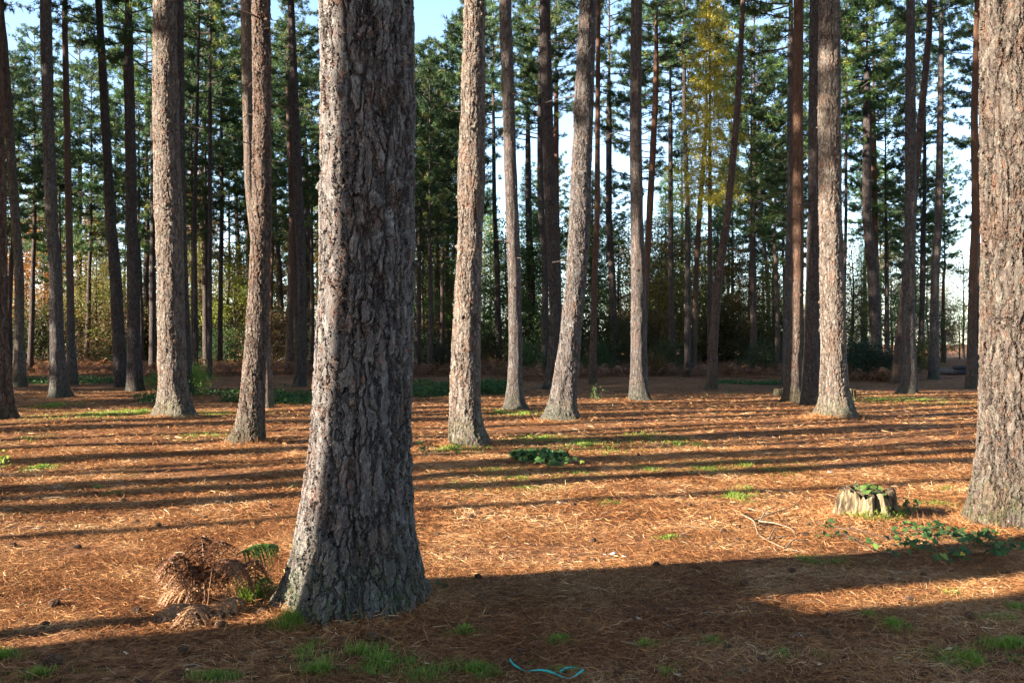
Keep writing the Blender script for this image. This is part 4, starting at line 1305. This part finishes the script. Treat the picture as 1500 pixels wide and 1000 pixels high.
def sprig(name, label, cat, pts_px, nleaf, h, size, seed, mat, tint=.5, trail=3, base=None, spread=.25):
    """trailing leafy stems with three-lobed bramble or ivy leaves"""
    r2 = np.random.default_rng(seed)
    x0, y0, z0 = base if base is not None else on_ground(*pts_px[0])
    root = empty(name, (x0, y0, z0)); tag(root, label, cat)
    gs, gl = Geo(), Geo()
    if base is None and len(pts_px) > 1:
        run = np.array([np.array(on_ground(*q)) - np.array([x0, y0, z0]) for q in pts_px])
        tr = np.linspace(0, len(run) - 1, len(run) * 5)
        rq = np.stack([np.interp(tr, np.arange(len(run)), run[:, j]) for j in range(3)], 1) + r2.normal(0, .012, (len(tr), 3))
        rq[:, 2] += .015
        tube(gs, rq, .0032, 5)
    for (px, py) in pts_px:
        cx, cy, cz = (x0, y0, z0) if base is not None else on_ground(px, py)
        c = np.array([cx - x0, cy - y0, cz - z0])
        for t in range(trail):
            a = r2.uniform(0, 6.28); L = spread * r2.uniform(.5, 1.4)
            s = np.linspace(0, 1, 7)
            pts = c + np.outer(s * L, [math.cos(a), math.sin(a), 0]); pts[:, 2] += h * (1.6 * s - 1.1 * s * s) * r2.uniform(.5, 1.2) + .01
            pts += r2.normal(0, .008, pts.shape)
            tube(gs, pts, np.linspace(.003, .0015, 7), 4)
            m = nleaf
            s0 = r2.uniform(.15, 1, m)
            lp = np.stack([np.interp(s0, s, pts[:, j]) for j in range(3)], 1) + r2.normal(0, .02, (m, 3))
            lp[:, 2] = np.maximum(lp[:, 2], ground_z(lp[:, 0] + x0, lp[:, 1] + y0) - z0 + .01) if base is None else lp[:, 2]
            for q in lp:      # three leaflets
                nr = rdir(r2, 1)[0] * .45 + np.array([0, -.45, .8]); nr /= np.linalg.norm(nr)
                _, u, w = frame(nr[None]); u, w = u[0], w[0]
                r0 = r2.uniform(0, 6.28)
                sz2 = size * r2.uniform(.7, 1.2)
                tt = 1. if (mat == 'bramble' and r2.random() < .012) else min(.92, max(0, tint + r2.normal(0, .2)))
                for da in (-1.1, 0, 1.1):
                    dd = u * math.cos(r0 + da) + w * math.sin(r0 + da); ee = np.cross(nr, dd)
                    A = sz2 * (1. if da == 0 else .8)
                    out = [(0, 0), (.25, .30), (.55, .36), (.85, .18), (1.05, 0), (.85, -.18), (.55, -.36), (.25, -.30)]
                    v = [q + dd * A * a1 + ee * A * b1 + nr * A * (abs(b1) * .22 - .12 * a1 * a1) for a1, b1 in out] + [q + dd * A * .55]
                    gl.add(v, [[k, (k + 1) % 8, 8] for k in range(8)], None, tt)
    link('stem', gs.mesh('stem', [M['twig']]), root)
    link('leaves', gl.mesh('leaves', [M[mat]], True), root)

sprig('bramble', 'dark green bramble patch at the foot of the right edge trunk', 'bramble',
      [(1345, 800), (1370, 790), (1395, 805), (1420, 795), (1450, 800), (1475, 805), (1355, 780), (1410, 785), (1385, 812), (1440, 812)], 8, .13, .040, 21, 'bramble', .45, 3)
sprig('bramble', 'trailing bramble stems on the shaded litter below the stump', 'bramble', [(1220, 790), (1265, 795), (1305, 790), (1215, 775), (1300, 815), (1390, 820)], 3, .08, .045, 22, 'bramble', .55, 2)
sprig('ivy', 'ivy sprig growing over the top of the split stump', 'ivy', [(0, 0)], 6, .06, .045, 23, 'herb', .9, 5, (sx - .02, sy - .06, sz + .225), .16)
sprig('bramble', 'fresh bramble shoot leaning out right of the split stump', 'bramble', [(1322, 752), (1335, 757)], 3, .20, .045, 24, 'herb', .85, 3)
sprig('bramble', 'low dark bramble on the sunny floor right of the swollen knotty pine', 'bramble', [(770, 680), (790, 678), (812, 684), (800, 690)], 6, .16, .06, 25, 'bramble', .6, 4, None, .35)
sprig('bramble', 'small bluish weed in shade beside the foreground roots', 'weed', [(650, 870)], 4, .02, .03, 26, 'bramble', .5, 2, None, .12)

# ------------------------------------------------------------------ small things on the floor
def twigs(label, paths, r0, name='fallen_branch'):
    x0, y0, z0 = on_ground(*paths[0][0][:2])
    g = Geo()
    for path in paths:
        P = []
        for (px, py, hh) in path:
            x, y, z = on_ground(px, py)
            P.append((x - x0, y - y0, z - z0 + hh))
        P = np.array(P)
        t = np.linspace(0, len(P) - 1, len(P) * 5)
        Q = np.stack([np.interp(t, np.arange(len(P)), P[:, j]) for j in range(3)], 1)
        if len(Q) > 8:
            for _ in range(2):
                Q[1:-1] = (Q[:-2] + 2 * Q[1:-1] + Q[2:]) / 4
        tube(g, Q, np.linspace(r0, r0 * .35, len(Q)), 7)
    o = link(name, g.mesh(name, [M['deadwood']], True), None, (x0, y0, z0))
    tag(o, label, 'branch')

twigs('bare forked dead branch curling on the sunlit litter left of the stump',
      [[(1086, 757, .02), (1105, 768, .04), (1110, 785, .02), (1125, 795, .02), (1150, 806, .015), (1185, 810, .01)],
       [(1105, 768, .04), (1130, 765, .09), (1150, 762, .11), (1172, 752, .10)], [(1112, 770, .05), (1135, 775, .07), (1160, 778, .03), (1165, 786, .01)],
       [(1150, 806, .015), (1163, 798, .05), (1185, 797, .02)], [(1110, 772, .03), (1122, 762, .10), (1140, 755, .10)], [(1125, 795, .02), (1135, 782, .06), (1142, 775, .02)]], .0078)
twigs('pale straight stick lying left of the split stump', [[(1096, 748, .02), (1125, 754, .015), (1140, 753, .01)]], .008)
rt = np.random.default_rng(33)
for j in range(60):
    px, py = rt.uniform(0, 1400), rt.uniform(690, 990) if j % 2 else rt.uniform(650, 800)
    if 440 < px < 620 and py > 690:
        continue
    L = rt.uniform(14, 46); a = rt.uniform(-.5, .5)
    twigs('thin dead twig lying on the needle litter', [[(px, py, .012), (px + L * .5, py + L * .25 * a + rt.normal(0, 2), .03), (px + L, py + L * .5 * a, .012)]], rt.uniform(.003, .006), 'fallen_twig')
for o in list(bpy.data.objects):
    if o.name.startswith('fallen_twig'):
        o['group'] = 'dead twigs on the litter'; o['category'] = 'twig'


def cone_mesh():
    g = Geo()
    r2 = np.random.default_rng(2)
    n = 12
    for ring in range(n):
        u = ring / (n - 1)
        rad = .017 * math.sin(math.pi * (.12 + .83 * u) ** .8) + .003
        for k in range(9):
            a = (k + .5 * (ring % 2)) / 9 * 6.283
            d = np.array([math.cos(a), math.sin(a), 0]); t = np.array([-d[1], d[0], 0])
            c = d * rad * .45 + np.array([0, 0, (u - .5) * .058])
            tip = d * (rad * 1.15) + np.array([0, 0, (u - .5) * .058 + .009])
            w = .0055 + .15 * rad
            v = [c - t * w * .5, c + t * w * .5, tip + t * w * .6, tip - t * w * .6, tip - np.array([0, 0, .004]) + d * .002]
            g.add(v, [[2, 3, 4], [1, 2, 4], [0, 4, 3]], [[0, 1, 2, 3]])
    z = np.linspace(-.03, .03, 7)
    tube(g, np.stack([z * 0, z * 0, z], 1), .009 * np.sin(np.linspace(.3, 2.9, 7)) + .002, 8)
    return g.mesh('pine_cone', [M['cone']])

cm = cone_mesh()
cones = [(80, 886), (78, 972), (180, 733), (430, 790), (640, 784), (690, 760), (792, 762), (838, 742), (868, 795), (700, 852), (1000, 790), (1080, 795), (1060, 782), (1010, 745), (962, 833), (935, 668),
         (610, 800), (30, 690), (20, 800), (232, 770), (300, 760), (150, 760), (395, 745), (340, 735), (1180, 786), (1330, 880), (1210, 930), (1090, 860), (905, 990), (1420, 905), (1160, 840), (545, 940), (270, 960), (200, 900)]
for j, (px, py) in enumerate(cones):
    x, y, z = on_ground(px, py)
    o = link('pine_cone', cm, None, (x, y, z + .02))
    o.rotation_euler = (rt.uniform(1.2, 1.9), 0, rt.uniform(0, 6.28)); s = rt.uniform(.85, 1.25) * (1.35 if j < 2 else 1); o.scale = (s, s, s)
    tag(o, 'dry pine cone near the left edge, upper of a pair' if j == 0 else 'dry pine cone near the lower left corner, on shaded litter' if j == 1 else 'small dry pine cone lying on the needle litter', 'pine cone', 'pine cones on the litter')


for j in range(44):
    px, py = rt.uniform(0, 1490), 650 + 340 * rt.random() ** 1.2
    if 430 < px < 630 and py > 690:
        continue
    x, y, z = on_ground(px, py)
    o = link('pine_cone', cm, None, (x, y, z + .014))
    o.rotation_euler = (rt.uniform(1.1, 2.), 0, rt.uniform(0, 6.28)); s = rt.uniform(.7, 1.15); o.scale = (s, s, s)
    tag(o, 'small dry pine cone lying on the needle litter', 'pine cone', 'pine cones on the litter')


def flat_leaf(px, py, size, mat, label, name, cat, seed, group=None, n=9):
    r2 = np.random.default_rng(seed)
    x, y, z = on_ground(px, py)
    a = np.arange(n) / n * 6.283
    r = size * (.5 + r2.uniform(-.14, .14, n)); asp = r2.uniform(.5, .8)
    top = np.stack([r * np.cos(a), r * np.sin(a) * asp, .012 + r2.uniform(0, size * .22, n)], 1)
    c = np.array([[0, 0, .016]])
    g = Geo()
    v = np.vstack([top, c + [0, 0, .003], top - [0, 0, .002], c])
    tri = [[k, (k + 1) % n, n] for k in range(n)] + [[n + 1 + (k + 1) % n, n + 1 + k, 2 * n + 1] for k in range(n)]
    q = [[k, n + 1 + k, n + 1 + (k + 1) % n, (k + 1) % n] for k in range(n)]
    g.add(v, tri, q)
    o = link(name, g.mesh(name, [mat], True), None, (x, y, z)); o.rotation_euler = (r2.normal(0, .15), r2.normal(0, .15), r2.uniform(0, 6))
    tag(o, label, cat, group)

flat_leaf(935, 911, .055, M['paleleaf'], 'pale tan dry leaf on shaded litter below the white scraps', 'dry_leaf', 'leaf', 1)
flat_leaf(898, 814, .055, M['paper'], 'larger crumpled white scrap on the sunlit litter', 'paper_scrap', 'litter', 2)
flat_leaf(915, 818, .05, M['paper'], 'narrow white scrap right of the crumpled one', 'paper_scrap', 'litter', 3)
flat_leaf(886, 815, .025, M['paper'], 'tiny white scrap left of the crumpled one', 'paper_scrap', 'litter', 4)
flat_leaf(1217, 694, .10, M['paper'], 'thin pale scrap lying in a shadow stripe left of the stump', 'paper_scrap', 'litter', 5)
flat_leaf(822, 740, .11, M['paleleaf'], 'pale bark flake on the sunlit litter beneath the low bramble', 'bark_flake', 'bark flake', 6)
for j in range(46):
    px, py = rt.uniform(0, 1490), rt.uniform(680, 990)
    if 430 < px < 620 and py > 690:
        continue
    flat_leaf(px, py, rt.uniform(.02, .045), M['paleleaf'] if j % 3 else M['deadwood'], 'small pale dry leaf lying on the needle litter', 'dry_leaf', 'leaf', 50 + j, 'dry leaves on the litter')

# turquoise cord
g = Geo()
cp = [(747, 968), (750, 978), (765, 984), (780, 986), (800, 989), (822, 994), (838, 996), (852, 990), (855, 984), (846, 981), (832, 984), (820, 989)]
x0, y0, z0 = on_ground(*cp[0])
P = np.array([[*on_ground(a, b)] for a, b in cp]) - np.array([x0, y0, z0])
t = np.linspace(0, len(P) - 1, 70)
Q = np.stack([np.interp(t, np.arange(len(P)), P[:, j]) for j in range(3)], 1)
for _ in range(4):
    Q[1:-1] = (Q[:-2] + 2 * Q[1:-1] + Q[2:]) / 4
Q[:, 2] += .022 + .008 * np.sin(t * 2)
Q[:, 2] -= .002
tube(g, Q, 0.0050 + .0014 * np.sin(np.linspace(0, 21, 70)), 6)
tag(link('cord', g.mesh('cord', [M['cord']], True), None, (x0, y0, z0)), 'turquoise plastic cord looped on the shaded litter', 'cord')

# dark log lying far off in the sunny gap
x, y, z = on_ground(1392, 549)
g = Geo()
tube(g, [(-.9, 0, .16), (-.4, .05, .18), (.3, .02, .17), (.85, -.04, .16)], [.17, .18, .17, .15], 14)
tube(g, [(.1, -.1, .38), (.5, -.1, .39), (.95, -.1, .36)], [.09, .1, .08], 10)
tag(link('fallen_log', g.mesh('fallen_log', [M['darklog']], True), None, (x, y, z)), 'dark fallen log far off in the sunny gap at right', 'log')

# ------------------------------------------------------------------ light, sky, camera
world = bpy.data.worlds.new('World'); scene.world = world; world.use_nodes = True
nt = world.node_tree; nt.nodes.clear()
sky = nt.nodes.new('ShaderNodeTexSky'); sky.sky_type = 'NISHITA'; sky.sun_disc = False
sky.sun_elevation = R(SUN_EL); sky.sun_rotation = R(SUN_AZ)
sky.air_density = .75; sky.dust_density = .4; sky.ozone_density = 1.0
bg = nt.nodes.new('ShaderNodeBackground'); bg.inputs[1].default_value = .085
ow = nt.nodes.new('ShaderNodeOutputWorld')
nt.links.new(sky.outputs[0], bg.inputs[0]); nt.links.new(bg.outputs[0], ow.inputs[0])

sd = bpy.data.lights.new('sun', 'SUN'); sd.energy = 5.0; sd.angle = R(.5); sd.color = (1., .90, .77)
so = bpy.data.objects.new('sun', sd); col.objects.link(so)
from mathutils import Vector
ldir = Vector((SD[0] * math.cos(R(SUN_EL)), SD[1] * math.cos(R(SUN_EL)), -math.sin(R(SUN_EL))))
so.rotation_euler = ldir.to_track_quat('-Z', 'Y').to_euler()

cam = bpy.data.cameras.new('camera'); cam.lens = 35.; cam.sensor_width = 36.; cam.clip_end = 2000.; cam.clip_start = .05
co = bpy.data.objects.new('camera', cam); col.objects.link(co)
co.location = (0, 0, CAMH); co.rotation_euler = (R(90), 0, 0)
scene.camera = co

scene.view_settings.view_transform = 'Standard'
scene.view_settings.look = 'None'
scene.view_settings.exposure = 2.7
scene.view_settings.gamma = 1.0
scene.view_settings.use_curve_mapping = False
scene.cycles.max_bounces = 6
scene.cycles.diffuse_bounces = 4
scene.cycles.transmission_bounces = 3
scene.cycles.transparent_max_bounces = 4
scene.cycles.use_denoising = True
scene.cycles.sample_clamp_indirect = 6.0
